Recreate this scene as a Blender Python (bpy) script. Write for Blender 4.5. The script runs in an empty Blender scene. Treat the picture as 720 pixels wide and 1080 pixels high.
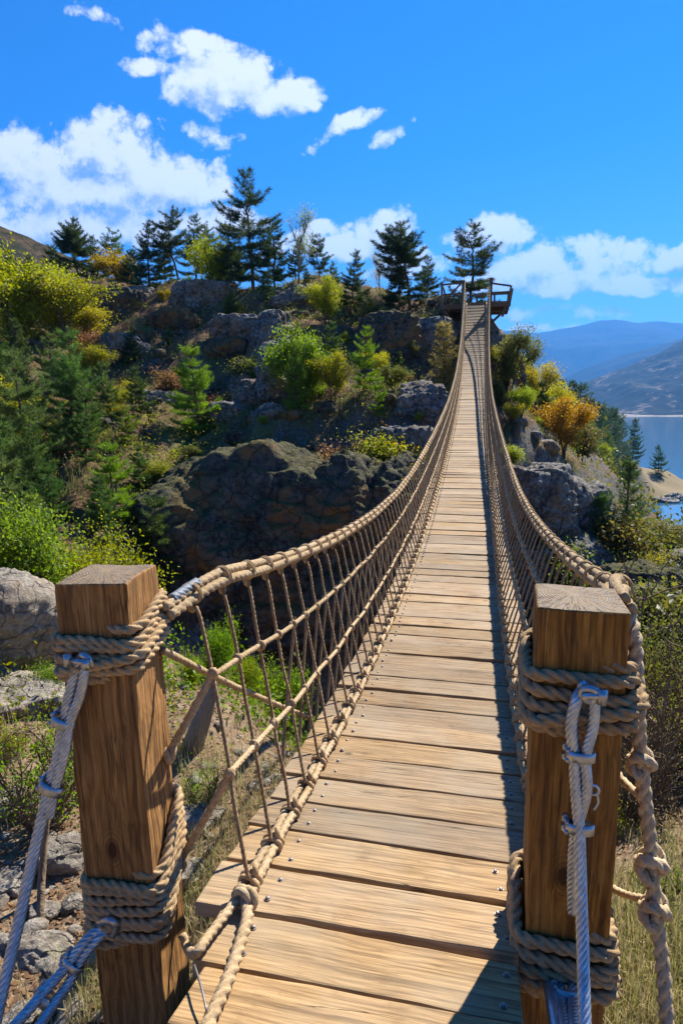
import bpy, bmesh, math, random
import numpy as np
from mathutils import Vector, Matrix

R = math.radians
sc = bpy.context.scene
col = sc.collection

# ------------------------------------------------------------------ camera
F_PX, PITCH, YAW, ROLL = 643.34, 0.16895, 0.21782, -0.00802      # focal length in pixels of the 720x1080 photo
CAM = np.array([0.1836, 0.0, 1.4552])
cd = bpy.data.cameras.new("camera"); cam = bpy.data.objects.new("camera", cd); col.objects.link(cam)
cd.sensor_width = 36; cd.lens = F_PX / 1080 * 36; cd.clip_start = 0.05; cd.clip_end = 30000
fw = np.array([-math.sin(YAW) * math.cos(PITCH), math.cos(YAW) * math.cos(PITCH), -math.sin(PITCH)])
r0 = np.array([math.cos(YAW), math.sin(YAW), 0]); u0 = np.cross(r0, fw)
rt = math.cos(ROLL) * r0 + math.sin(ROLL) * u0; up = math.cos(ROLL) * u0 - math.sin(ROLL) * r0
M = Matrix(((rt[0], up[0], -fw[0], CAM[0]), (rt[1], up[1], -fw[1], CAM[1]), (rt[2], up[2], -fw[2], CAM[2]), (0, 0, 0, 1)))
cam.matrix_world = M
sc.camera = cam

# ------------------------------------------------------------------ light, sky, exposure
SUN_EL, SUN_AZ = R(43), R(21.5)               # azimuth from +Y (along the bridge) towards +X
SUN_STRENGTH, SKY_STRENGTH, CLOUD_STRENGTH = 5.0, 0.061, .47
sd = bpy.data.lights.new("sun", "SUN"); sd.energy = SUN_STRENGTH; sd.angle = R(0.53); sd.color = (1.0, 0.93, 0.82)
so = bpy.data.objects.new("sun", sd); col.objects.link(so)
sdir = Vector((math.sin(SUN_AZ) * math.cos(SUN_EL), math.cos(SUN_AZ) * math.cos(SUN_EL), math.sin(SUN_EL)))
so.rotation_euler = sdir.to_track_quat('Z', 'Y').to_euler()
so.location = (20, 20, 60)
sc.view_settings.view_transform = 'Standard'; sc.view_settings.look = 'None'
sc.view_settings.exposure = 1.38; sc.view_settings.gamma = 1.0; sc.view_settings.use_curve_mapping = False
sc.cycles.max_bounces = 6; sc.cycles.transparent_max_bounces = 8; sc.cycles.volume_bounces = 0
sc.cycles.use_denoising = True

hf = np.array([-math.sin(YAW), math.cos(YAW), 0.0]); hr = np.array([math.cos(YAW), math.sin(YAW), 0.0])

def ray(px, py):
    return fw + rt * (px - 360) / F_PX - up * (py - 540) / F_PX

def at(px, py, D):
    """world point seen at photo position (px, py), D metres away along the heading"""
    d = ray(px, py)
    return CAM + d * (D / (d @ hf))

def at_xy(px, D, py=440):
    p = at(px, py, D); return p[0], p[1]

class NT:
    """a small node-tree writer"""
    def __init__(s, tree): s.t = tree; tree.nodes.clear()
    def n(s, typ, ins=None, **kw):
        nd = s.t.nodes.new(typ)
        for k, v in kw.items(): setattr(nd, k, v)
        for k, v in (ins or {}).items():
            sk = nd.inputs[k]
            if isinstance(v, bpy.types.NodeSocket): s.t.links.new(v, sk)
            elif sk.type == 'RGBA' and len(v) == 3: sk.default_value = (*v, 1)
            else: sk.default_value = v
        return nd
    def m(s, op, a, b=None, c=None, clamp=False):
        ins = {0: a}
        if b is not None: ins[1] = b
        if c is not None: ins[2] = c
        nd = s.n('ShaderNodeMath', ins, operation=op); nd.use_clamp = clamp
        return nd.outputs[0]
    def vm(s, op, a, b=None, scale=None):
        ins = {0: a}
        if b is not None: ins[1] = b
        nd = s.n('ShaderNodeVectorMath', ins, operation=op)
        if scale is not None: nd.inputs['Scale'].default_value = scale
        return nd.outputs['Value'] if op in ('DOT_PRODUCT', 'LENGTH', 'DISTANCE') else nd.outputs[0]
    def noise(s, vec, scale, detail=4, rough=.55, dist=0., out=0, dim='3D'):
        nd = s.n('ShaderNodeTexNoise', {'Scale': scale, 'Detail': detail, 'Roughness': rough, 'Distortion': dist}, noise_dimensions=dim)
        if vec is not None: s.t.links.new(vec, nd.inputs['Vector'])
        return nd.outputs[out]
    def mr(s, v, a, b, c=0., d=1., smooth=False):
        nd = s.n('ShaderNodeMapRange', {0: v, 1: a, 2: b, 3: c, 4: d})
        nd.interpolation_type = 'SMOOTHSTEP' if smooth else 'LINEAR'
        return nd.outputs[0]
    def mix(s, f, a, b, blend='MIX'):
        nd = s.n('ShaderNodeMix', data_type='RGBA', blend_type=blend)
        for k, v in ((0, f), (6, a), (7, b)):
            if isinstance(v, bpy.types.NodeSocket): s.t.links.new(v, nd.inputs[k])
            elif k == 0: nd.inputs[0].default_value = v
            else: nd.inputs[k].default_value = (*v, 1) if len(v) == 3 else v
        return nd.outputs[2]
    def ramp(s, f, stops):
        nd = s.n('ShaderNodeValToRGB', {0: f}); e = nd.color_ramp.elements
        while len(e) < len(stops): e.new(.5)
        for el, (p, c) in zip(e, stops): el.position = p; el.color = (*c, 1)
        return nd.outputs[0]
    def xyz(s, v):
        nd = s.n('ShaderNodeSeparateXYZ', {0: v}); return nd.outputs
    def comb(s, x, y, z):
        return s.n('ShaderNodeCombineXYZ', {0: x, 1: y, 2: z}).outputs[0]
    def mapping(s, v, scale=(1, 1, 1), loc=(0, 0, 0), rot=(0, 0, 0)):
        return s.n('ShaderNodeMapping', {'Vector': v, 'Scale': scale, 'Location': loc, 'Rotation': rot}).outputs[0]
    def bump(s, h, strength=.5, dist=.01):
        return s.n('ShaderNodeBump', {'Strength': strength, 'Distance': dist, 'Height': h}).outputs[0]

# ---- the world: Nishita sky and cumulus clouds fixed to compass directions
w = bpy.data.worlds.new("World"); sc.world = w; w.use_nodes = True
t = NT(w.node_tree)
sky = t.n('ShaderNodeTexSky', sky_type='NISHITA'); sky.sun_disc = False
sky.sun_elevation = SUN_EL; sky.sun_rotation = SUN_AZ; sky.altitude = 900; sky.air_density = 1.0; sky.dust_density = 0.05; sky.ozone_density = 3.5
skyc = t.n('ShaderNodeHueSaturation', {'Hue': .512, 'Saturation': 1.45, 'Value': 1.0, 'Color': sky.outputs[0]}).outputs[0]
bg_sky = t.n('ShaderNodeBackground', {'Color': skyc, 'Strength': SKY_STRENGTH}).outputs[0]
dirv = t.n('ShaderNodeTexCoord').outputs['Generated']
den = t.m('MAXIMUM', t.vm('DOT_PRODUCT', dirv, tuple(hf)), .02)
cu = t.m('DIVIDE', t.vm('DOT_PRODUCT', dirv, tuple(hr)), den)
cv = t.m('DIVIDE', t.xyz(dirv)[2], den)
uv = t.comb(cu, cv, 0.)
CLOUDS = [  # (px, py, rx, ry, tilt) in photo pixels, converted to compass directions
    (222, 76, 58, 28, 12), (290, 97, 38, 20, 14), (160, 70, 32, 10, 8), (214, 40, 22, 11, 10),
    (112, 166, 58, 38, 0), (38, 162, 58, 26, 0), (180, 188, 58, 24, 0), (220, 143, 38, 15, 0, .3), (92, 205, 115, 20, 0),
    (28, 233, 54, 25, 0), (120, 238, 90, 18, 0), (215, 232, 60, 14, 0),
    (362, 139, 44, 9, -24, .38), (414, 142, 32, 9, -28, .36), (93, 20, 34, 13, 25, .5),
    (404, 246, 36, 23, -25), (332, 247, 38, 9, -10), (345, 264, 66, 12, 0), (508, 250, 46, 18, -5), (440, 274, 56, 15, -10),
    (560, 284, 64, 16, -8), (640, 271, 62, 19, 0), (705, 270, 44, 12, -8), (610, 300, 125, 11, 0), (690, 296, 66, 10, 0),
    (560, 331, 44, 10, -6, .3), (637, 332, 34, 8, 0, .3), (575, 349, 50, 7, 0, .2)]
def cloud_density(p, cover=0.):
    acc = None
    w1 = t.noise(p, 9., 3, .6, out=1); w1 = t.vm('SCALE', t.vm('SUBTRACT', w1, (.5, .5, .5)), scale=.055)
    q = t.vm('ADD', p, w1)
    for (px, py, rx, ry, tilt, *pk) in CLOUDS:
        d = ray(px, py); u_, v_ = (d @ hr) / (d @ hf), d[2] / (d @ hf)
        k = t.mapping(t.vm('SUBTRACT', q, (u_, v_, 0)), rot=(0, 0, R(tilt)))
        k = t.vm('DIVIDE', k, (rx / F_PX, ry / F_PX, 1))
        b = t.m('SUBTRACT', pk[0] if pk else 1., t.vm('DOT_PRODUCT', k, k))
        acc = b if acc is None else t.m('SMOOTH_MAX', acc, b, .3)
    acc = t.m('MAXIMUM', acc, -2.)
    fb = t.noise(p, 15., 11, .63)
    fb = t.m('SUBTRACT', fb, .5)
    wv = t.vm('ADD', p, t.vm('SCALE', t.vm('SUBTRACT', t.noise(p, 40., 3, .6, out=1), (.5, .5, .5)), scale=.02))
    vo = t.n('ShaderNodeTexVoronoi', {'Vector': wv, 'Scale': 17., 'Detail': 3., 'Roughness': .55, 'Lacunarity': 2.3}, feature='F1', normalize=False).outputs[0]
    vo = t.m('SUBTRACT', .62, vo)
    return t.m('ADD', acc, t.m('ADD', t.m('MULTIPLY', fb, 3.4), t.m('ADD', t.m('MULTIPLY', vo, 1.25), .86)))
d0 = cloud_density(uv)
d1 = cloud_density(t.vm('ADD', uv, (.012, .030, 0)))
alpha = t.mr(d0, -.10, .82, smooth=True)
relief = t.mr(t.m('SUBTRACT', d0, d1), -.8, .7)
thick = t.mr(d1, .35, 1.5)
shade = t.m('MULTIPLY', thick, t.m('SUBTRACT', 1., relief), clamp=True)
cc = t.mix(shade, (1.0, 1.0, 1.0), (.30, .42, .62))  # sunlit sides and shaded undersides painted into the cloud colour
bg_cl = t.n('ShaderNodeBackground', {'Color': cc, 'Strength': CLOUD_STRENGTH}).outputs[0]
mixw = t.n('ShaderNodeMixShader', {0: t.m('MULTIPLY', alpha, .96), 1: bg_sky, 2: bg_cl}).outputs[0]
t.n('ShaderNodeOutputWorld', {0: mixw})

# ------------------------------------------------------------------ helpers
rng = np.random.default_rng(7)

def _hash(i):
    i = i.astype(np.int64)
    h = (i[..., 0] * 374761393 + i[..., 1] * 668265263 + i[..., 2] * 2147483647 + 1013904223) & 0xffffffff
    h = ((h ^ (h >> 13)) * 1274126177) & 0xffffffff
    h = ((h ^ (h >> 16)) * 2246822519) & 0xffffffff
    return ((h ^ (h >> 15)) & 0xffff) / 32767.5 - 1.0
def vnoise(P):
    P = np.asarray(P, float); i = np.floor(P); f = P - i; f = f * f * f * (f * (f * 6 - 15) + 10)
    o = 0
    for dx in (0, 1):
        for dy in (0, 1):
            for dz in (0, 1):
                wgt = (f[..., 0] if dx else 1 - f[..., 0]) * (f[..., 1] if dy else 1 - f[..., 1]) * (f[..., 2] if dz else 1 - f[..., 2])
                o = o + wgt * _hash(i + np.array([dx, dy, dz]))
    return o
def fbm(P, octv=5, gain=.5, ridged=False):
    P = np.asarray(P, float); a = 1.; s = 0; nrm = 0
    for k in range(octv):
        v = vnoise(P * 2.03 ** k + 17.3 * k)
        if ridged: v = 1 - 2 * np.abs(v)
        s = s + a * v; nrm += a; a *= gain
    return s / nrm

class MB:
    """collects vertices and faces for one mesh"""
    def __init__(s): s.v = []; s.q = []; s.t = []; s.nv = 0
    def add(s, V, Q=None, T=None):
        V = np.asarray(V, float).reshape(-1, 3)
        if Q is not None and len(Q): s.q.append(np.asarray(Q, int) + s.nv)
        if T is not None and len(T): s.t.append(np.asarray(T, int) + s.nv)
        s.v.append(V); s.nv += len(V); return s
    def mesh(s, name, mat, smooth=True):
        me = bpy.data.meshes.new(name)
        V = np.concatenate(s.v) if s.v else np.zeros((0, 3))
        Q = np.concatenate(s.q) if s.q else np.zeros((0, 4), int)
        T = np.concatenate(s.t) if s.t else np.zeros((0, 3), int)
        me.vertices.add(len(V)); me.vertices.foreach_set('co', V.ravel().astype(np.float32))
        loops = np.concatenate([Q.ravel(), T.ravel()]).astype(np.int32)
        me.loops.add(len(loops)); me.loops.foreach_set('vertex_index', loops)
        st = np.concatenate([np.arange(len(Q)) * 4, len(Q) * 4 + np.arange(len(T)) * 3]).astype(np.int32)
        me.polygons.add(len(st)); me.polygons.foreach_set('loop_start', st)
        me.update(calc_edges=True)
        me.polygons.foreach_set('use_smooth', np.full(len(st), smooth))
        if mat: me.materials.append(mat)
        me.validate()
        return me
    def build(s, name, mat, parent=None, smooth=True):
        return link(name, s.mesh(name, mat, smooth), parent)

def link(name, data, parent=None):
    o = bpy.data.objects.new(name, data); col.objects.link(o)
    if parent is not None: o.parent = parent
    return o
def tag(o, label=None, cat=None, group=None, kind=None):
    if label: o['label'] = label
    if cat: o['category'] = cat
    if group: o['group'] = group
    if kind: o['kind'] = kind
    return o
def empty(name, label, cat, loc=(0, 0, 0), group=None):
    o = link(name, None); o.location = loc; o.empty_display_size = .2
    return tag(o, label, cat, group)

def frames(P):
    T = np.gradient(P, axis=0); T /= np.linalg.norm(T, axis=1)[:, None] + 1e-12
    N = np.empty_like(P); a = np.array([0, 0, 1.]) if abs(T[0][2]) < .9 else np.array([1., 0, 0])
    n = a - T[0] * (a @ T[0]); n /= np.linalg.norm(n)
    for i in range(len(P)):
        n = n - T[i] * (n @ T[i]); n /= np.linalg.norm(n) + 1e-12; N[i] = n
    return T, N, np.cross(T, N)
def resample(P, ds):
    P = np.asarray(P, float)
    L = np.concatenate([[0], np.cumsum(np.linalg.norm(np.diff(P, axis=0), axis=1))])
    n = max(2, int(math.ceil(L[-1] / ds)) + 1); s = np.linspace(0, L[-1], n)
    return np.stack([np.interp(s, L, P[:, k]) for k in range(3)], 1), s
def smooth_path(P, sub=8):
    P = np.asarray(P, float)
    Q = np.concatenate([[2 * P[0] - P[1]], P, [2 * P[-1] - P[-2]]]); out = []
    for i in range(1, len(Q) - 2):
        for k in range(sub):
            u = k / sub
            out.append(.5 * ((2 * Q[i]) + (-Q[i-1] + Q[i+1]) * u + (2 * Q[i-1] - 5 * Q[i] + 4 * Q[i+1] - Q[i+2]) * u * u + (-Q[i-1] + 3 * Q[i] - 3 * Q[i+1] + Q[i+2]) * u ** 3))
    out.append(Q[-2]); return np.array(out)
def tube(mb, P, rad, sides=8, lobes=0, pitch=.1, c=.5, caps=True, s=None):
    P = np.asarray(P, float); n = len(P); rad = np.broadcast_to(np.asarray(rad, float), (n,))
    T, N, B = frames(P); th = np.arange(sides) * 2 * math.pi / sides
    prof = np.ones((n, sides))
    if lobes:
        if s is None: s = np.concatenate([[0], np.cumsum(np.linalg.norm(np.diff(P, axis=0), axis=1))])
        ph = th[None] - (s / pitch * 2 * math.pi)[:, None]
        wd = 2 * math.pi / lobes; ph = (ph + wd / 2) % wd - wd / 2
        a = 1 - c; prof = c * np.cos(ph) + np.sqrt(np.maximum(a * a - (c * np.sin(ph)) ** 2, 1e-6))
    V = P[:, None] + (rad[:, None] * prof)[..., None] * (np.cos(th)[None, :, None] * N[:, None] + np.sin(th)[None, :, None] * B[:, None])
    i = np.arange(n - 1)[:, None] * sides; j = np.arange(sides)[None]; j2 = (j + 1) % sides
    Q = np.stack([i + j, i + j2, i + sides + j2, i + sides + j], -1).reshape(-1, 4)
    V = V.reshape(-1, 3); Tt = None
    if caps:
        k = len(V); V = np.concatenate([V, P[:1], P[-1:]]); jj = np.arange(sides)
        Tt = np.concatenate([np.stack([np.full(sides, k), (jj + 1) % sides, jj], 1), np.stack([np.full(sides, k + 1), (n - 1) * sides + jj, (n - 1) * sides + (jj + 1) % sides], 1)])
    return mb.add(V, Q, Tt)
def rope(mb, P, rad, strands=3, sides=15, pitch=None, ds=None, c=.535, wob=0.):
    P, s = resample(P, ds or rad * .55)
    if wob: P = P + wob * np.stack([vnoise(np.stack([s * 7, 0 * s + k * 9.1, 0 * s], 1)) for k in range(3)], 1)
    return tube(mb, P, rad, sides, strands, pitch or rad * 7.5, c, s=s)
def torus(mb, center, axis, Rm, r, n=14, m=6, squash=(1, 1)):
    axis = np.asarray(axis, float); axis /= np.linalg.norm(axis)
    a = np.cross(axis, [0, 0, 1.]) if abs(axis[2]) < .9 else np.cross(axis, [1., 0, 0]); a /= np.linalg.norm(a); b = np.cross(axis, a)
    th = np.arange(n) * 2 * math.pi / n; ph = np.arange(m) * 2 * math.pi / m
    rad = (Rm + r * np.cos(ph))[None, :]
    V = np.asarray(center) + (rad * np.cos(th)[:, None])[..., None] * a * squash[0] + (rad * np.sin(th)[:, None])[..., None] * b * squash[1] + (r * np.sin(ph))[None, :, None] * axis
    i = np.arange(n)[:, None]; j = np.arange(m)[None]; i2 = (i + 1) % n; j2 = (j + 1) % m
    return mb.add(V.reshape(-1, 3), np.stack([i * m + j, i2 * m + j, i2 * m + j2, i * m + j2], -1).reshape(-1, 4))
def bar(mb, A, B, wx, wy, upv=(0, 0, 1)):
    """a square bar from A to B"""
    A = np.asarray(A, float); B = np.asarray(B, float); d = B - A; d /= np.linalg.norm(d)
    a = np.cross(d, upv)
    if np.linalg.norm(a) < 1e-3: a = np.cross(d, [1., 0, 0])
    a /= np.linalg.norm(a); b = np.cross(a, d)
    V = [p + sx * a * wx / 2 + sy * b * wy / 2 for p in (A, B) for sx, sy in ((-1, -1), (1, -1), (1, 1), (-1, 1))]
    return mb.add(V, [(0, 1, 2, 3), (7, 6, 5, 4), (0, 4, 5, 1), (1, 5, 6, 2), (2, 6, 7, 3), (3, 7, 4, 0)])
def bevel_box(size, bev, seg=2, cuts=(1, 1, 1), jitter=0., seed=0, warp=None):
    """a bevelled, subdivided box with slightly worn edges; returns a bmesh-made mesh"""
    bm = bmesh.new(); bmesh.ops.create_cube(bm, size=1)
    for v in bm.verts: v.co = Vector((v.co.x * size[0], v.co.y * size[1], v.co.z * size[2]))
    bmesh.ops.bevel(bm, geom=bm.edges[:], offset=bev, segments=seg, affect='EDGES', profile=.6)
    for ax in range(3):
        for k in range(1, cuts[ax]):
            co = Vector((0, 0, 0)); co[ax] = -size[ax] / 2 + size[ax] * k / cuts[ax]; no = Vector((0, 0, 0)); no[ax] = 1
            bmesh.ops.bisect_plane(bm, geom=bm.verts[:] + bm.edges[:] + bm.faces[:], plane_co=co, plane_no=no)
    P = np.array([v.co for v in bm.verts])
    if jitter:
        D = np.stack([fbm(P * 9 + seed * 13.7 + k * 31, 3) for k in range(3)], 1) * jitter
        P = P + D
    if warp: P = warp(P)
    for v, p in zip(bm.verts, P): v.co = p
    bmesh.ops.recalc_face_normals(bm, faces=bm.faces[:])
    return bm
def bm_obj(bm, name, mat, parent=None, smooth=False, angle=None):
    me = bpy.data.meshes.new(name); bm.to_mesh(me); bm.free()
    me.materials.append(mat)
    for p in me.polygons: p.use_smooth = smooth
    return link(name, me, parent)

# ------------------------------------------------------------------ materials
def material(name):
    m = bpy.data.materials.new(name); m.use_nodes = True; return m, NT(m.node_tree)
def finish(t, colr, rough=.8, normal=None, metallic=0., spec=.3):
    ins = {'Base Color': colr, 'Roughness': rough, 'Metallic': metallic, 'Specular IOR Level': spec}
    if normal is not None: ins['Normal'] = normal
    p = t.n('ShaderNodeBsdfPrincipled', ins)
    t.n('ShaderNodeOutputMaterial', {0: p.outputs[0]}); return p

def wood(name, axis, light, mid, dark, grey, grey_amt, scale=1., end_axis=None):
    """boards sawn along the given axis: growth rings stretched along it, knots, checks and weathering"""
    m, t = material(name)
    co = t.n('ShaderNodeTexCoord').outputs['Object']
    rnd = t.n('ShaderNodeObjectInfo').outputs['Random']
    off = t.comb(t.m('MULTIPLY', rnd, 37.), t.m('MULTIPLY', rnd, 71.), t.m('MULTIPLY', rnd, 53.))
    q = t.vm('ADD', co, off)
    st = [1., 1., 1.]; st[axis] = .055
    warp = t.noise(q, 5., 2, .5, out=1)
    q2 = t.vm('ADD', q, t.vm('SCALE', t.vm('SUBTRACT', warp, (.5, .5, .5)), scale=.030))
    g = t.mapping(q2, scale=tuple(s * scale for s in st))
    grain = t.noise(g, 42., 6, .62)
    fine = t.noise(t.mapping(q, scale=tuple(.3 * s if i == axis else s for i, s in enumerate(st))), 330., 3, .6)
    rings = t.n('ShaderNodeTexWave', {'Vector': g, 'Scale': 17., 'Distortion': 7., 'Detail': 3., 'Detail Scale': 1.2}, wave_type='RINGS', rings_direction='XYZ'[axis]).outputs[1]
    k = t.m('ADD', t.m('MULTIPLY', grain, .80), t.m('MULTIPLY', rings, .13))
    c = t.ramp(k, [(.22, dark), (.45, mid), (.66, light), (.85, mid)])
    c = t.mix(t.mr(fine, .45, .75, 0, .62), c, dark)
    line = t.noise(t.mapping(q, scale=tuple(.02 if i == axis else 1. for i in range(3))), 120., 2, .6); c = t.mix(t.mr(line, .56, .66, 0, .55), c, dark); line2 = t.noise(t.mapping(q, scale=tuple(.018 if i == axis else 1. for i in range(3))), 55., 3, .65, .3); c = t.mix(t.mr(line2, .54, .62, 0, .6), c, dark)
    stain = t.noise(q, 9., 5, .7); c = t.mix(t.mr(stain, .56, .72, 0, .45), c, tuple(x * .8 for x in dark))
    # knots
    kn = t.n('ShaderNodeTexVoronoi', {'Vector': t.mapping(q2, scale=tuple(1.0 if i == axis else 1.8 for i in range(3))), 'Scale': 2.6, 'Randomness': 1.}).outputs[0]
    c = t.mix(t.mr(kn, .075, .025, 0, .9), c, tuple(x * .35 for x in dark))
    if end_axis is not None:
        kp = t.vm('LENGTH', t.mapping(t.vm('SUBTRACT', co, (-.012, -.1, .09)), scale=(1., .25, .55)))
        c = t.mix(t.mr(kp, .022, .010, 0, .9), c, (.045, .014, .004)); c = t.mix(t.m('MULTIPLY', t.mr(t.m('SINE', t.m('MULTIPLY', kp, 700.)), 0, 1, 0, .5), t.mr(kp, .05, .02)), c, dark)
    # weathering
    big = t.noise(q, 2.3, 4, .6)
    c = t.mix(t.m('MULTIPLY', t.mr(big, .4, .7), grey_amt), c, grey)
    tone = t.mr(rnd, 0., 1., .76, 1.18)
    c = t.n('ShaderNodeHueSaturation', {'Value': tone, 'Saturation': t.mr(t.m('FRACT', t.m('MULTIPLY', rnd, 7.3)), 0., 1., .92, 1.08), 'Color': c}).outputs[0]
    # splits along the grain
    sp = t.noise(t.mapping(q, scale=tuple(.045 if i == axis else 1. for i in range(3))), 16., 4, .5)
    crack = t.mr(t.m('ABSOLUTE', t.m('SUBTRACT', sp, .5)), 0., .009, 1., 0.)
    crack = t.m('MULTIPLY', crack, t.mr(t.noise(q, 3.1, 1), .52, .62))
    c = t.mix(t.m('MULTIPLY', crack, .75), c, tuple(x * .25 for x in dark))
    h = t.m('SUBTRACT', t.m('ADD', t.m('MULTIPLY', grain, .8), t.m('MULTIPLY', fine, .5)), t.m('MULTIPLY', crack, 1.4))
    if end_axis is not None:
        nrm = t.xyz(t.n('ShaderNodeTexCoord').outputs['Normal'])
        isend = t.mr(t.m('ABSOLUTE', nrm[end_axis]), .75, .92)
        cx = t.vm('ADD', t.mapping(co, scale=(1, 1, 0)), (.013, -.02, 0.))
        cxw = t.vm('ADD', cx, t.vm('SCALE', t.vm('SUBTRACT', t.noise(cx, 14., 3, out=1), (.5, .5, .5)), scale=.012))
        rr = t.vm('LENGTH', cxw)
        ring = t.m('SINE', t.m('MULTIPLY', rr, 780.))
        ang = t.m('ARCTAN2', t.xyz(cxw)[1], t.xyz(cxw)[0])
        rad = t.noise(t.comb(t.m('MULTIPLY', ang, 3.), t.m('MULTIPLY', rr, 3.), 0.), 3.2, 3, .6)
        ck = t.mr(t.m('ABSOLUTE', t.m('SUBTRACT', rad, .5)), 0., .022, 1., 0.)
        ck = t.m('MULTIPLY', ck, t.mr(rr, .012, .03))
        ec = t.mix(t.mr(ring, -1, 1, 0, .45), (.27, .19, .11), (.12, .08, .045))
        ec = t.mix(t.mr(t.noise(co, 60., 4), .4, .7), ec, (.20, .165, .12))
        ec = t.mix(t.m('MULTIPLY', ck, .9), ec, (.05, .035, .02))
        c = t.mix(isend, c, ec)
        hh = t.m('SUBTRACT', t.m('MULTIPLY', ring, .25), t.m('MULTIPLY', ck, 2.))
        h = t.n('ShaderNodeMix', {0: isend, 2: h, 3: hh}, data_type='FLOAT').outputs[0]
    finish(t, c, .78, t.bump(h, .55, .004), spec=.25)
    return m

M_DECK = wood('sawn_decking', 0, (.46, .31, .155), (.35, .225, .108), (.11, .064, .029), (.34, .285, .20), .55, 1.5, None)
M_POST = wood('oiled_timber', 2, (.51, .27, .085), (.32, .155, .045), (.06, .026, .009), (.27, .165, .09), .25, 1.3, 2)
M_OLDWOOD = wood('weathered_timber', 2, (.24, .16, .09), (.17, .11, .06), (.08, .05, .03), (.25, .21, .17), .6, .5)
M_GREYWOOD = wood('bleached_deadwood', 2, (.34, .31, .26), (.27, .24, .19), (.15, .13, .10), (.36, .33, .29), .7, 1.4)
M_BEAM = wood('dark_timber_beams', 1, (.20, .13, .07), (.14, .09, .05), (.07, .045, .025), (.2, .16, .12), .6, .5)

def rope_mat(name, base, dark, pale):
    m, t = material(name)
    co = t.n('ShaderNodeTexCoord').outputs['Object']
    rnd = t.n('ShaderNodeObjectInfo').outputs['Random']
    n1 = t.noise(co, 7., 4, .6); n2 = t.noise(co, 420., 3, .7); n3 = t.noise(co, 70., 4, .6)
    c = t.mix(t.mr(n1, .35, .7), base, pale)
    c = t.mix(t.mr(n3, .45, .75, 0, .7), c, dark)
    c = t.mix(t.mr(n2, .48, .72, 0, .8), c, dark)
    c = t.mix(t.mr(t.noise(co, 18., 5, .7), .55, .75, 0, .5), c, tuple(x * .7 for x in dark))
    c = t.n('ShaderNodeHueSaturation', {'Value': t.mr(rnd, 0, 1, .88, 1.1), 'Color': c}).outputs[0]
    finish(t, c, .93, t.bump(t.m('ADD', n2, t.m('MULTIPLY', n3, .8)), .8, .003), spec=.12)
    return m
M_ROPE = rope_mat('manila_rope', (.48, .345, .19), (.235, .15, .074), (.60, .46, .285))
M_ROPE_SUNLIT = rope_mat('sunlit_rope', (.66, .50, .30), (.36, .24, .12), (.76, .61, .40))  # brighter copy of the manila rope, its sunlight put into the colour
M_ROPE_DK = rope_mat('brown_rope', (.34, .225, .12), (.16, .095, .045), (.44, .31, .175))
M_ROPE_WRAP = rope_mat('tan_lashing_rope', (.49, .335, .175), (.24, .145, .066), (.58, .425, .24))

def metal(name, c1, c2, rough, met=1.):
    m, t = material(name); co = t.n('ShaderNodeTexCoord').outputs['Object']
    n = t.noise(co, 45., 5, .65); n2 = t.noise(co, 300., 3, .6)
    finish(t, t.mix(t.mr(n, .35, .7), c1, c2), t.mr(n, .3, .7, rough, rough + .2), t.bump(n2, .25, .001), met, .5)
    return m
M_STEEL = metal('galvanised_wire', (.60, .65, .70), (.38, .42, .46), .33, .88)
M_CLAMP = metal('zinc_plated_clamp', (.52, .54, .56), (.34, .36, .38), .28, .95)
M_DULL = metal('dull_wire', (.20, .23, .26), (.09, .10, .12), .55, .25)
M_BOLT = metal('steel_bolt', (.34, .32, .30), (.16, .13, .11), .4, .8)

def rock_mat(name, base, dark, lichen, warm, warm_amt, scale=1., moss=None):
    m, t = material(name)
    co = t.n('ShaderNodeTexCoord').outputs['Object']
    geo = t.n('ShaderNodeNewGeometry')
    nz = t.xyz(geo.outputs['Normal'])[2]
    n1 = t.noise(co, 1.1 * scale, 7, .62); n2 = t.noise(co, 7. * scale, 8, .68); n3 = t.noise(co, 45. * scale, 5, .65)
    cr = t.n('ShaderNodeTexVoronoi', {'Vector': t.vm('ADD', co, t.vm('SCALE', t.noise(co, 2.2 * scale, 4, out=1), scale=.5 / scale)), 'Scale': 1.6 * scale}, feature='DISTANCE_TO_EDGE').outputs[0]
    crack = t.mr(cr, 0., .035, 1., 0.)
    c = t.mix(t.mr(n1, .35, .65), dark, base)
    c = t.mix(t.mr(n2, .45, .72), c, tuple(x * 1.25 for x in base))
    c = t.mix(t.m('MULTIPLY', t.mr(n2, .55, .4), .6), c, dark)
    c = t.mix(t.m('MULTIPLY', t.mr(t.noise(co, .8 * scale, 5, .6, .4), .48, .62), warm_amt), c, warm)
    li = t.m('MULTIPLY', t.mr(t.noise(co, 5. * scale, 6, .7), .54, .66), t.mr(nz, -.2, .5))
    c = t.mix(t.m('MULTIPLY', li, .75), c, lichen)
    if moss: c = t.mix(t.m('MULTIPLY', t.mr(t.m('ADD', nz, t.m('MULTIPLY', t.m('SUBTRACT', n2, .5), 2.2)), .50, .85), .85), c, t.mix(t.mr(n3, .4, .65), moss, tuple(x * .45 for x in moss)))
    c = t.mix(t.m('MULTIPLY', crack, .55), c, tuple(x * .45 for x in dark))
    c = t.mix(t.mr(n3, .5, .8, 0, .4), c, dark)
    h = t.m('ADD', t.m('ADD', t.m('MULTIPLY', n2, 1.), t.m('MULTIPLY', n3, .35)), t.m('MULTIPLY', crack, -.5))
    finish(t, c, .9, t.bump(h, .9, .12 / scale), spec=.2)
    return m
M_ROCK = rock_mat('grey_cliff_rock', (.33, .31, .285), (.075, .067, .058), (.34, .34, .23), (.30, .17, .07), .55)
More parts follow.
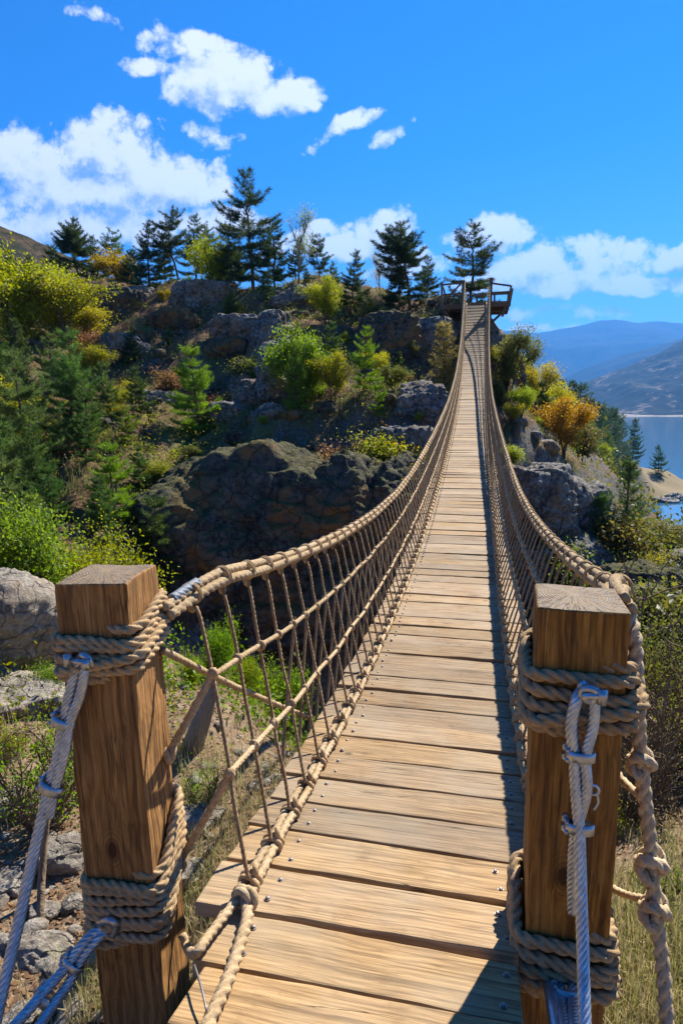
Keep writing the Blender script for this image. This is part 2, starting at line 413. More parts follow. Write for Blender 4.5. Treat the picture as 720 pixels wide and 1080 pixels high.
M_OUTCROP = rock_mat('dark_mossy_rock', (.15, .138, .118), (.034, .030, .026), (.16, .165, .085), (.30, .15, .045), .8, 1., (.125, .12, .036))
M_BOULDER = rock_mat('pale_boulder_rock', (.40, .355, .29), (.19, .16, .125), (.30, .29, .22), (.36, .26, .17), .5, 3.)
M_FARROCK = rock_mat('shore_rock', (.40, .39, .38), (.17, .16, .15), (.4, .4, .36), (.4, .33, .25), .3, .3)

def foliage(name, trans=.4, rough=.55, var=.45):
    """leaves and needles tinted by the plant's own colour, each leaf a little different"""
    m, t = material(name)
    oc = t.n('ShaderNodeObjectInfo').outputs['Color']
    geo = t.n('ShaderNodeNewGeometry'); ri = geo.outputs['Random Per Island']
    cl = t.noise(t.n('ShaderNodeTexCoord').outputs['Object'], 1.3, 3, .6)
    v = t.mr(ri, 0, 1, 1 - var, 1 + var)
    v = t.m('MULTIPLY', v, t.mr(cl, .3, .7, .75, 1.25))
    hue = t.mr(t.m('FRACT', t.m('MULTIPLY', ri, 13.7)), 0, 1, .485, .512)
    c = t.n('ShaderNodeHueSaturation', {'Hue': hue, 'Value': v, 'Saturation': t.mr(cl, .3, .7, 1.06, .92), 'Color': oc}).outputs[0]
    d = t.n('ShaderNodeBsdfPrincipled', {'Base Color': c, 'Roughness': rough, 'Specular IOR Level': .25}).outputs[0]
    tc = t.n('ShaderNodeHueSaturation', {'Hue': .49, 'Value': 1.35, 'Saturation': 1.1, 'Color': c}).outputs[0]
    tr = t.n('ShaderNodeBsdfTranslucent', {'Color': tc}).outputs[0]
    t.n('ShaderNodeOutputMaterial', {0: t.n('ShaderNodeMixShader', {0: trans, 1: d, 2: tr}).outputs[0]})
    return m
M_LEAF = foliage('broad_leaves', .5, .5, .32)
M_NEEDLE = foliage('pine_needles', .38, .6, .5)
def bark(name, a, b):
    m, t = material(name); co = t.n('ShaderNodeTexCoord').outputs['Object']
    n = t.noise(t.mapping(co, scale=(1, 1, .3)), 18., 5, .65)
    finish(t, t.mix(t.mr(n, .35, .65), a, b), .9, t.bump(n, .8, .03), spec=.15); return m
M_BARK = bark('pine_bark', (.055, .04, .03), (.16, .11, .075))
M_PALEBARK = bark('pale_bark', (.16, .14, .11), (.34, .31, .26))
M_TWIG = bark('dry_twig', (.13, .09, .06), (.28, .21, .14))

def grass_mat(name, stops):
    m, t = material(name)
    ri = t.n('ShaderNodeNewGeometry').outputs['Random Per Island']
    pos = t.n('ShaderNodeTexCoord').outputs['Object']
    f = t.m('ADD', t.m('MULTIPLY', ri, .6), t.m('MULTIPLY', t.mr(t.noise(pos, 1.1, 3), .3, .7), .4))
    c = t.ramp(f, stops)
    d = t.n('ShaderNodeBsdfPrincipled', {'Base Color': c, 'Roughness': .6, 'Specular IOR Level': .2}).outputs[0]
    tr = t.n('ShaderNodeBsdfTranslucent', {'Color': c}).outputs[0]
    t.n('ShaderNodeOutputMaterial', {0: t.n('ShaderNodeMixShader', {0: .35, 1: d, 2: tr}).outputs[0]})
    return m
M_GRASS = grass_mat('dry_grass', [(0., (.38, .29, .13)), (.35, (.30, .25, .10)), (.6, (.20, .23, .06)), (1., (.10, .17, .03))])
M_STRAW = grass_mat('straw_grass', [(0., (.58, .46, .25)), (.45, (.46, .38, .18)), (.7, (.28, .29, .08)), (1., (.15, .22, .04))])
M_LITTER = grass_mat('fallen_leaves', [(0., (.22, .11, .05)), (.4, (.32, .19, .09)), (.7, (.16, .09, .05)), (1., (.38, .28, .16))])

def ground_mat():
    m, t = material('hillside_soil')
    co = t.n('ShaderNodeTexCoord').outputs['Object']
    geo = t.n('ShaderNodeNewGeometry'); nz = t.xyz(geo.outputs['Normal'])[2]
    big = t.noise(co, .16, 6, .6); mid = t.noise(co, .9, 7, .65); fin = t.noise(co, 9., 6, .7); gri = t.noise(co, 60., 4, .7)
    soil = t.mix(t.mr(mid, .35, .65), (.070, .043, .027), (.20, .115, .062))
    soil = t.mix(t.mr(fin, .52, .74), soil, (.30, .175, .095))
    dry = t.mix(t.mr(fin, .35, .65), (.22, .185, .07), (.33, .27, .12))
    green = t.mix(t.mr(fin, .35, .65), (.06, .09, .02), (.15, .17, .045))
    gr = t.mix(t.mr(mid, .42, .58), dry, green)
    c = t.mix(t.m('MULTIPLY', t.mr(t.m('ADD', big, t.m('MULTIPLY', mid, .4)), .70, .84), t.mr(nz, .6, .85)), soil, gr)
    rockc = t.mix(t.mr(fin, .4, .65), (.06, .055, .05), (.25, .24, .22))
    c = t.mix(t.mr(t.m('ADD', nz, t.m('MULTIPLY', t.m('SUBTRACT', mid, .5), .7)), .76, .58), c, rockc)
    c = t.mix(t.mr(gri, .52, .75, 0, .5), c, (.05, .035, .025))
    near = t.mr(t.vm('LENGTH', co), 5., 9., 1., 0.)
    tan_ = t.mix(t.mr(fin, .38, .62), (.20, .135, .08), (.36, .27, .175)); tan_ = t.mix(t.mr(gri, .5, .75, 0, .6), tan_, (.12, .08, .05))
    c = t.mix(t.m('MULTIPLY', near, .85), c, tan_)
    head = t.mr(t.vm('LENGTH', co), 90., 130.); c = t.mix(t.m('MULTIPLY', head, .8), c, t.mix(t.mr(mid, .4, .6), (.30, .21, .13), (.22, .20, .09)))
    h = t.m('ADD', t.m('MULTIPLY', fin, 1.), t.m('MULTIPLY', gri, .3))
    finish(t, c, .95, t.bump(h, .8, .08), spec=.1)
    return m
M_GROUND = ground_mat()
def mountain_mat(name, a, b, c_, sc_):
    m, t = material(name)
    co = t.n('ShaderNodeTexCoord').outputs['Object']
    n1 = t.noise(t.mapping(co, scale=(1, .45, .6)), .009 * sc_, 8, .62, .8); n2 = t.noise(co, .04 * sc_, 6, .7); n3 = t.noise(co, .13 * sc_, 4, .7)
    nz = t.xyz(t.n('ShaderNodeNewGeometry').outputs['Normal'])[2]
    k = t.m('ADD', t.m('MULTIPLY', n1, .6), t.m('MULTIPLY', n2, .4))
    c = t.ramp(k, [(.45, a), (.52, b), (.60, c_)])
    c = t.mix(t.mr(n3, .4, .7, 0, .6), c, a)
    finish(t, c, .95, t.bump(t.m('ADD', n2, n3), .8, 6. / sc_), spec=.05); return m
M_MTN_NEAR = mountain_mat('slope_scree_and_forest', (.008, .018, .009), (.022, .028, .016), (.26, .20, .14), 1.)
M_MTN_FAR = mountain_mat('forested_mountain', (.006, .016, .009), (.010, .020, .012), (.034, .034, .024), .6)
M_STRAWSHORE = mountain_mat('pale_shore', (.22, .19, .15), (.36, .31, .25), (.42, .38, .32), 8.)
M_HILL = mountain_mat('scrub_hill', (.02, .028, .012), (.055, .046, .026), (.13, .09, .05), 8.)
def water_mat():
    m, t = material('lake_water')
    co = t.n('ShaderNodeTexCoord').outputs['Object']
    wv = t.noise(t.mapping(co, scale=(1, .5, 1)), .35, 5, .6)
    finish(t, (.035, .13, .24), .08, t.bump(wv, .12, .2), spec=.4); return m
M_WATER = water_mat()

# ------------------------------------------------------------------ terrain
WATER_Z = -25.0
def deck_z(s):
    s = np.asarray(s, float)
    return (s - 2) * (-0.18322763 + 0.32568633 * s / 10 - 0.15602993 * (s / 10) ** 2 + 0.03215538 * (s / 10) ** 3)
CP = [(-.8, 1.4, -.55), (-.8, 2.5, -.6), (-1.6, 2, -.65), (-2.5, 3.5, -.72), (-3.5, 2, -.6), (-.7, .6, -.35), (-2, .5, -.45), (-.9, 3.3, -.8), (-2, 4.8, -1.0),
      (-3.5, 5.5, -.9), (-5, 4.5, -.6), (-1, 4.6, -1.6), (-.8, 6, -3.0), (-2.5, 7, -2.6), (-4.5, 8, -2.5), (-7, 7, -1.5), (-9, 4, -.5),
      (0, 0, -.05), (0, -2, .2), (0, 1.5, -.35), (0, 2.8, -.85), (0, 4, -1.9), (0, 6, -3.6),
      (.9, 1.4, -.38), (1.5, 2, -.45), (1, 3, -.75), (2.2, 3.2, -.7), (3.5, 4, -.9), (1.2, 4.5, -1.5), (2.5, 5.5, -1.6), (4.5, 6, -1.6), (1.5, 7, -3.5),
      (6, 5, -1), (9, 8, -2.5), (4, 9, -4.5), (0, -4, .4), (4, -3, .2), (-4, -3, .2), (10, -6, .5), (-10, -6, .5), (30, -20, 2), (-30, -20, 3), (12, 0, -.3),
      (-12, 0, 0), (40, 0, -8), (-40, 5, 4), (200, -60, -5), (-200, -60, 20), (0, -200, 15), (0, 11, -8), (-5, 11, -7.5), (5, 12, -9), (-11, 12, -6), (10, 14, -10), (-18, 12, -3),
      (0, 16, -4.8), (0, 20, -2.3), (0, 23, -.3), (0, 25.5, 1.6), (0, 27.5, 3.6), (0, 29.3, 5.0), (0, 32, 5.5), (0, 36, 5.5)]
PXP = [(180, 610, 16), (300, 640, 16.6), (400, 620, 16.8), (440, 560, 17), (200, 560, 17.6), (260, 495, 18.6), (330, 484, 19), (400, 488, 18.8), (450, 470, 19),
       (330, 450, 21), (390, 450, 20.5), (430, 420, 24), (300, 420, 23), (225, 470, 22), (240, 430, 25), (290, 380, 28), (250, 350, 31), (330, 330, 31), (300, 312, 34),
       (370, 340, 32), (400, 330, 32), (265, 315, 35), (430, 340, 31), (330, 297, 36), (400, 302, 36), (460, 335, 30),
       (190, 520, 17), (130, 560, 16), (60, 570, 14), (10, 590, 12), (0, 650, 9), (140, 470, 22), (80, 470, 21), (30, 500, 18), (120, 400, 29), (60, 400, 27), (0, 420, 25),
       (150, 350, 34), (100, 340, 37), (50, 340, 36), (0, 330, 36), (180, 310, 40), (130, 300, 43), (90, 300, 44), (210, 300, 42), (40, 300, 46), (0, 292, 48),
       (265, 335, 45), (100, 325, 60), (330, 340, 50), (420, 355, 45), (200, 330, 60), (0, 315, 70), (0, 420, 200), (200, 425, 220), (350, 430, 200), (450, 430, 120), (470, 430, 250),
       (-200, 560, 14), (-200, 420, 25), (-200, 300, 45), (-400, 400, 30), (-400, 600, 12),
       (528, 482, 22), (545, 484, 22), (580, 492, 23), (610, 503, 25), (560, 600, 21), (600, 620, 21), (640, 590, 23.5), (660, 640, 16), (700, 625, 18), (720, 575, 26),
       (545, 440, 26), (535, 400, 28), (530, 370, 30), (560, 450, 30), (590, 472, 32), (565, 425, 38), (600, 455, 80), (625, 470, 120), (575, 480, 27), (575, 435, 60),
       (640, 475, 165), (600, 500, 140), (650, 500, 160), (700, 500, 200), (667, 476, 175), (720, 509, 210), (610, 520, 130), (650, 520, 150), (690, 513, 190), (716, 526, 172),
       (660, 540, 130), (650, 560, 90), (690, 568, 105), (680, 590, 40), (720, 610, 28), (900, 640, 18), (1100, 640, 12)]
PXZ = [(720, 122, -27.5), (740, 150, -29), (800, 130, -34), (708, 130, -26), (720, 250, -30), (650, 260, -30), (600, 320, -34), (800, 320, -45), (900, 200, -45), (900, 100, -30), (900, 50, -14), (520, 320, -22), (690, 230, -26.5), (705, 145, -27), (730, 160, -28), (660, 170, -23.6), (680, 172, -23.9), (700, 175, -24.1), (720, 178, -24.2), (700, 205, -19.5), (640, 168, -22)]
CP += [tuple(at(*p)) for p in PXP]
CP += [(*at_xy(px, D, 500), z) for px, D, z in PXZ]
CP = np.array(CP)
def feat(x, y):
    dx = np.asarray(x) - CAM[0]; dy = np.asarray(y) - CAM[1] + .0
    r = np.sqrt(dx * dx + dy * dy + .5)
    return np.stack([3 * dx / r, 3 * dy / r, 1.4 * np.log(r)], -1)
_fc = feat(CP[:, 0], CP[:, 1])
def _ker(A, B): return np.sqrt(((A[..., None, :] - B) ** 2).sum(-1) + .004)
_n = len(CP); _A = np.zeros((_n + 1, _n + 1)); _A[:_n, :_n] = _ker(_fc, _fc) - np.eye(_n) * .01; _A[_n, :_n] = 1; _A[:_n, _n] = 1
_w = np.linalg.solve(_A, np.append(CP[:, 2], 0))
def ground(x, y):
    x = np.asarray(x, float); y = np.asarray(y, float); sh = x.shape; x = x.ravel(); y = y.ravel(); out = np.empty(len(x))
    for i in range(0, len(x), 20000):
        sl = slice(i, i + 20000); out[sl] = _ker(feat(x[sl], y[sl]), _fc) @ _w[:_n] + _w[_n]
    r = np.hypot(x - CAM[0], y - CAM[1])
    amp = np.clip(.045 * (r - 1), .02, .95) * np.where(r > 60, np.clip(1.6 - r / 100, .5, 1), 1)
    P = np.stack([x, y, 0 * x], 1)
    n = fbm(P * .33, 5, .55) * .8 + fbm(P * .12 + 9, 4, .5, True) * .7 + .35 * fbm(P * 1.4 + 3, 3, .55, True) * np.clip(r / 25, .1, 1)
    n = np.where((np.abs(x) < 1.5) & (y > 0) & (y < 30), -np.abs(n), n)
    return (out + amp * n).reshape(sh)

th = np.concatenate([np.linspace(-180, -48, 50)[:-1], np.linspace(-48, 48, 341), np.linspace(48, 180, 50)[1:-1]])
rr_ = np.concatenate([[0.02, .2, .4], np.geomspace(.6, 420, 430)])
TH, RR = np.meshgrid(np.radians(th), rr_)
GX = CAM[0] + RR * (np.cos(TH) * hf[0] + np.sin(TH) * hr[0]); GY = CAM[1] + RR * (np.cos(TH) * hf[1] + np.sin(TH) * hr[1])
GZ = ground(GX, GY)
nr_, nt_ = GX.shape
i = np.arange(nr_ - 1)[:, None] * nt_; j = np.arange(nt_)[None]; j2 = (j + 1) % nt_
mb = MB().add(np.stack([GX, GY, GZ], -1).reshape(-1, 3), np.stack([i + j, i + nt_ + j, i + nt_ + j2, i + j2], -1).reshape(-1, 4))
tag(mb.build('terrain', M_GROUND), kind='structure')

# a flat sheet of lake
mb = MB(); S_ = 12000.
mb.add([(-S_, -S_, WATER_Z), (S_, -S_, WATER_Z), (S_, S_, WATER_Z), (-S_, S_, WATER_Z)], [(0, 1, 2, 3)])
tag(mb.build('lake_water', M_WATER, smooth=False), kind='structure')

d = ray(690, 438.5); D_SHORE = (CAM[2] - WATER_Z) / (-d[2]) * (d @ hf)
D_SHORE = float(np.clip(D_SHORE, 1500, 4000))

def mountain(name, prof, D, depth, mat, seed, amp, n=260, mrows=90, foot=WATER_Z - 20, spur=1.0):
    """a range whose ridge passes through the given photo points at distance D, with spurs and gullies running to its foot"""
    px = np.array([p[0] for p in prof]); py = np.array([p[1] for p in prof])
    X = np.linspace(px[0], px[-1], n)
    top = np.stack([at(a, np.interp(a, px, py), D) for a in X])
    v = np.linspace(-1, 1, mrows)
    V = []
    for k, vv in enumerate(v):
        q = top.copy(); q[:, :2] += hf[:2] * (vv * depth)
        prof_h = (1 - abs(vv)) ** 1.15
        s_ = np.stack([q[:, 0], q[:, 1], 0 * q[:, 0]], 1)
        nse = fbm(s_ / (depth * .55) + seed, 6, .52, True) * .8 + fbm(s_ / (depth * .22) + seed * 2, 5, .55, True) * .35
        hgt = (top[:, 2] - foot)
        q[:, 2] = foot + hgt * prof_h + amp * spur * nse * hgt * (1 - prof_h) * prof_h ** .5 * 1.8 + amp * .06 * hgt * fbm(s_ / (depth * .08), 4) * prof_h
        V.append(q)
    V = np.stack(V); a = np.arange(mrows - 1)[:, None] * n; b = np.arange(n - 1)[None]
    return tag(MB().add(V.reshape(-1, 3), np.stack([a + b, a + b + 1, a + n + b + 1, a + n + b], -1).reshape(-1, 4)).build(name, mat), kind='structure')
mountain('mountain', [(480, 470), (560, 428), (600, 413), (622, 402), (650, 392), (680, 379), (705, 369), (730, 356), (800, 330), (900, 300), (1100, 330)], D_SHORE + 750, 900, M_MTN_NEAR, 3.1, .65)
mountain('mountain', [(430, 440), (520, 420), (572, 410), (600, 397), (622, 386), (650, 376), (690, 366), (725, 354), (800, 345), (950, 330), (1100, 360)], D_SHORE + 2600, 1500, M_MTN_FAR, 8.7, .5)
mountain('mountain', [(250, 400), (420, 370), (500, 356), (530, 348), (545, 347), (556, 351), (575, 349), (606, 344), (630, 338), (648, 337), (668, 340), (690, 339), (730, 342), (820, 350), (950, 335), (1150, 360)], D_SHORE + 5200, 2600, M_MTN_FAR, 5.3, .3)
tag(mountain('hill', [(-420, 215), (-260, 205), (-120, 215), (-40, 228), (0, 238), (25, 245), (50, 257), (80, 272), (110, 290), (160, 315), (220, 350)], 170, 110, M_HILL, 2.2, .35, foot=0.), kind='structure')

mb = MB(); a_ = np.linspace(420, 1000, 60); V = []
for k, px in enumerate(a_):
    for dd_, z in ((-140 + 40 * math.sin(k), WATER_Z - .4), (60, WATER_Z + 4.2), (160, WATER_Z + 4.5)):
        x, y = at_xy(px, D_SHORE + dd_, 440); V.append((x, y, z))
k = np.arange(59)[:, None] * 3 + np.arange(2)[None]
mb.add(V, np.stack([k, k + 3, k + 4, k + 1], -1).reshape(-1, 4)); tag(mb.build('beach', M_STRAWSHORE, None, False), kind='structure')

# ------------------------------------------------------------------ rocks
def rock_arrays(size, seed, cuts=16, sub=5, sharp=22, rough=.062, crack=.07, strata=.05):
    bm = bmesh.new(); bmesh.ops.create_icosphere(bm, subdivisions=sub, radius=1)
    P = np.array([v.co for v in bm.verts]); Fc = np.array([[v.index for v in f.verts] for f in bm.faces]); bm.free()
    rg = np.random.default_rng(seed)
    N = rg.normal(size=(cuts, 3)); N[0] = (0, 0, 1) if seed >= 20 else (.1, -.75, .6); N /= np.linalg.norm(N, axis=1)[:, None]; dd = rg.uniform(.72, 1.05, cuts)
    k = np.maximum(P @ N.T / dd, 1e-3)
    r = (k ** sharp).sum(1) ** (-1 / sharp)
    Q = P * np.clip(r, .3, 1.25)[:, None] * np.asarray(size)
    s0 = max(size)
    Q = Q + P * (rough * s0 * (fbm(Q / s0 * 2.6 + seed, 6, .55) + .9 * fbm(Q / s0 * 5 + seed * 3, 5, .6, True) + .35 * fbm(Q / s0 * 13 + seed * 7, 4, .6, True)) - crack * s0 * np.clip(fbm(Q / s0 * 1.9 + seed * 5, 3, .5, True) - .55, 0, 1) * 2)[:, None]
    ax = rg.normal(size=3) * (.35, .35, .2) + (0, 0, 1.); ax /= np.linalg.norm(ax)
    lay = Q @ ax / s0 * 4.2 + .7 * fbm(Q / s0 * 2 + seed, 3); lay = lay - np.floor(lay); lay = np.where(lay < .82, lay / .82, (1 - lay) / .18)
    jo = fbm(Q / s0 * 3.1 + seed * 2, 2); jo = np.floor(jo * 4) / 4
    return Q + P * (strata * s0 * (lay - .5) + .5 * strata * s0 * jo)[:, None], Fc
def rock(name, blocks, mat, label, cat='rock', group=None):
    """blocks: (center, size, rotation about z, seed[, tilt]) fused into one rock"""
    c0 = np.array(blocks[0][0]); mb = MB()
    for b in blocks:
        c, size, rz, seed = b[:4]; tilt = b[4] if len(b) > 4 else 0.
        Q, Fc = rock_arrays(size, seed, sub=(6 if max(size) > 1.2 else 5) if len(blocks) < 9 else 5)
        Rm = np.array(Matrix.Rotation(rz, 3, 'Z') @ Matrix.Rotation(tilt, 3, 'X'))
        mb.add(Q @ Rm.T + np.array(c) - c0, None, Fc)
    o = mb.build(name, mat); o.location = c0
    return tag(o, label, cat, group)
def on_ground(px, py, D, dz=0.):
    x, y = at_xy(px, D, py); return np.array([x, y, float(ground(x, y)) + dz])

rock('rock_outcrop', [(at(305, 560, 17.0), (2.9, 2.0, 2.0), .1, 11, .15), (at(215, 575, 16.4), (1.9, 1.6, 1.5), .5, 12), (at(375, 550, 16.9), (2.0, 1.8, 1.7), -.3, 13, .1), (at(300, 625, 16.6), (3.0, 1.5, 1.6), .0, 14), (at(420, 535, 17.2), (1.3, 1.5, 1.3), .6, 15), (at(250, 525, 17.6), (1.9, 1.6, 1.0), .2, 16, .3), (at(190, 640, 15.8), (1.6, 1.3, 1.5), .2, 17), (at(385, 640, 16.4), (1.8, 1.3, 1.6), .7, 18)], M_OUTCROP,
     'massive dark rock outcrop in the ravine, ochre at its foot, left of the bridge', 'rock outcrop')
rock('rock_cliff', [(at(575, 545, 20.8), (1.3, 1.5, 1.9), .3, 21), (at(618, 548, 22.2), (1.0, 1.4, 1.7), -.2, 22, .1), (at(548, 530, 20.4), (.9, 1.1, 1.5), .1, 23), (at(600, 610, 20.2), (1.5, 1.5, 2.0), .5, 24), (at(640, 600, 21.5), (1.1, 1.4, 1.5), .5, 25), (at(560, 620, 19.8), (1.3, 1.3, 2.0), .9, 26), (at(630, 650, 19.5), (1.3, 1.2, 1.4), .2, 27), (at(592, 525, 21.6), (.9, 1.1, 1.0), .7, 28)], M_ROCK,
     'steep grey cliff face below the grassy ledge, right of the bridge', 'cliff')
for (px, py, D, size, rz, sd_, lb) in [
    (250, 470, 22.5, (.9, .8, .6), .4, 67, 'rough rock in the dark gully right of the lone bright young pine'),
    (228, 448, 24, (.7, .6, .5), .9, 68, 'small grey rock high in the dark gully beside the rusty scrub'),
    (290, 472, 21, (.8, .7, .6), .2, 70, 'pale streaked rock in the gully just above the outcrop top'),
    (262, 415, 26, (.9, .8, .7), .6, 71, 'angular rock at the head of the dark gully'),
    (205, 430, 26, (.7, .6, .5), .3, 72, 'brown rock behind the lone bright young pine'),
    (160, 440, 25, (.9, .7, .6), .7, 73, 'rust stained rock left of the lone bright young pine'),
    (310, 395, 27, (1.0, .8, .9), .1, 74, 'grey crag between the upright rock face and the bright sapling'),
    (258, 362, 30, (1.1, .9, .7), .5, 31, 'pale grey angular slab of rock below the tallest skyline pine'),
    (285, 375, 28.5, (.8, .8, 1.2), .2, 32, 'upright grey rock face beside the pale slab on the hillside'),
    (235, 378, 29, (.9, .7, .45), -.4, 33, 'low grey rock sloping down left of the upright rock face'),
    (300, 440, 23, (.9, .8, 1.3), .4, 34, 'dark bluish rock face behind the bushes, above the outcrop'),
    (270, 440, 23.5, (.7, .8, 1.0), -.2, 35, 'narrow mossy rock between the bright pine and the bushes'),
    (120, 335, 37, (1.7, 1.1, 1.1), .1, 36, 'dark rock hump on the upper left slope under the skyline pines'),
    (150, 318, 39, (1.2, .9, .6), .6, 37, 'rough rock knob near the crest between two skyline pines'),
    (132, 385, 30, (1.0, .8, .9), .3, 38, 'grey boulder cluster standing out of reddish scrub mid slope'),
    (178, 352, 34, (1.3, .9, .7), -.3, 39, 'split grey ledge in the middle of the rusty slope'),
    (215, 330, 37, (1.5, 1.0, 1.2), .2, 40, 'dark rock buttress left of the tallest pine'),
    (320, 312, 34, (1.2, .9, .55), .2, 41, 'flat topped rock at the crest right of the tallest pine'),
    (345, 320, 33, (.7, .6, .5), .9, 42, 'small rounded rock on the crest above the bright saplings'),
    (445, 450, 20.5, (.8, .9, 1.1), .3, 43, 'broken grey rock face touching the left handrail of the bridge'),
    (425, 478, 19, (.9, .7, .6), -.2, 44, 'lichen covered rock step on the mossy ledge left of the bridge'),
    (410, 385, 27, (1.3, 1.0, 1.2), .5, 45, 'shadowed rock wall below the twin topped pine'),
    (452, 392, 27.5, (1.0, 1.0, 1.2), .1, 46, 'dark cliff under the lookout platform, left of the bridge'),
    (480, 358, 29.5, (.9, 1.0, .8), .8, 47, 'rock pedestal right under the lookout platform'),
    (535, 385, 29, (.9, 1.1, 1.7), .4, 48, 'rock wall behind yellowing trees, right of the bridge'),
    (568, 430, 31, (.9, .8, 1.1), .3, 49, 'grey crag poking out among the autumn trees on the right'),
    (690, 640, 17, (1.2, 1.0, .9), .2, 50, 'dark rock on the slope at the right edge of the view'),
    (655, 610, 21, (.9, .9, .8), .7, 51, 'rubble rock below the slender spruce'),
    (680, 600, 18, (1.5, 1.2, 1.3), .3, 57, 'shaded rock face above the half green bush at the right'),
    (650, 650, 15, (1.3, 1.1, 1.0), .8, 54, 'dark rock face just past the right handrail'),
    (712, 660, 13, (1.2, 1.0, .9), .1, 60, 'dark rock at the right edge above the dry bushes'),
    (625, 640, 17, (1.2, 1.0, 1.2), .5, 63, 'grey rock at the foot of the cliff beside the right handrail'),
    (695, 560, 30, (1.6, 1.2, 1.0), .5, 66, 'rock ridge above the inlet under the dark bushy conifer'),
    (715, 590, 22, (1.1, 1.0, 1.0), .4, 52, 'brownish rock under scrub at the right edge, nearest the lake')]:
    if sd_ <= 45: size = (size[0] * 1.35, size[1] * 1.3, size[2] * 1.5)
    c = on_ground(px, py, D, -.15 * size[2])
    rock('rock', [(c, size, rz, sd_), (c + np.array([.55 * size[0], .2, -.3 * size[2]]), tuple(.62 * q for q in size), rz + 1, sd_ + 200)], M_ROCK if sd_ % 3 else M_OUTCROP, lb)
# near rocks
for (px, py, D, size, rz, sd_, dz, lb) in [
    (0, 700, 4.55, (.5, .5, .46), .4, 61, .36, 'big pale boulder at the left edge beyond the left post'),
    (8, 790, 4.0, (.5, .35, .09), .2, 62, .0, 'flat pale slab in front of the big boulder'),
    (62, 925, 2.55, (.15, .12, .10), .5, 63, None, 'lichen speckled grey rock behind the left post'),
    (38, 1005, 2.05, (.12, .08, .05), .1, 64, None, 'low brown rock between the two left steel cables'),
    (5, 870, 2.9, (.12, .1, .08), .9, 65, None, 'rusty brown rock at the left edge behind the steel cable'),
    (210, 872, 2.75, (.13, .10, .055), .3, 66, None, 'grey stone in dry grass between the left post and the deck'),
    (195, 905, 2.35, (.08, .07, .05), .8, 67, None, 'small pale stone close behind the left post'),
    (15, 940, 2.4, (.08, .07, .045), .2, 68, None, 'small reddish stone at the left edge'),
    (60, 1010, 1.95, (.05, .04, .03), .2, 69, None, 'white pebble under the lower left cable'),
    (20, 1050, 1.75, (.07, .05, .04), 1.2, 70, None, 'chalky stone at the bottom left corner'),
    (70, 1045, 1.75, (.05, .06, .035), .2, 71, None, 'small grey pebble left of the post foot'),
    (45, 965, 2.25, (.06, .05, .035), .7, 72, None, 'light pebble beside the low brown rock')]:
    c = on_ground(px, py, D, size[2] * .35 if dz is None else dz)
    rock('boulder' if size[0] > .4 else 'stone', [(c, size, rz, sd_)], M_BOULDER, lb, 'boulder' if size[0] > .4 else 'stone')
# shore riprap
for k, (px, py, D, sz) in enumerate([(655, 527, 160, 2.6), (668, 524, 165, 2.2), (678, 527, 163, 2.8), (690, 524, 170, 2.5), (700, 526, 168, 3.), (710, 523, 174, 2.6), (718, 526, 172, 3.2), (729, 524, 176, 2.8), (640, 529, 156, 1.6)]):
    x, y = at_xy(px, D, py); z = max(float(ground(x, y)), WATER_Z)
    rock('shore_rock', [((x, y, z + .1 * sz), (sz, sz * .7, sz * .33), k * .7, 80 + k)], M_FARROCK, 'pale rock of the rocky spit at the lake edge', 'rock', 'pale rocks of the spit at the lake edge')

# ------------------------------------------------------------------ trees
def tri_leaves(mb, C, length, width, rg, spread=None, up=.25, quad=True):
    """one small pointed leaf at each centre"""
    n = len(C); a = rg.normal(size=(n, 3)); a[:, 2] += up
    if spread is not None: a = a * .55 + spread
    a /= np.linalg.norm(a, axis=1)[:, None]
    b = np.cross(a, rg.normal(size=(n, 3))); b /= np.linalg.norm(b, axis=1)[:, None] + 1e-9
    L = (length * rg.uniform(.45, 1.4, n))[:, None]; W = (width * rg.uniform(.7, 1.2, n))[:, None]
    if quad:
        nrm = np.cross(a, b)
        V = np.stack([C, C + a * L * .5 + b * W * .5 + nrm * L * .06, C + a * L, C + a * L * .5 - b * W * .5 + nrm * L * .06], 1).reshape(-1, 3)
        mb.add(V, np.arange(4 * n).reshape(-1, 4))
    else:
        V = np.stack([C - b * W * .5, C + b * W * .5, C + a * L], 1).reshape(-1, 3)
        mb.add(V, None, np.arange(3 * n).reshape(-1, 3))

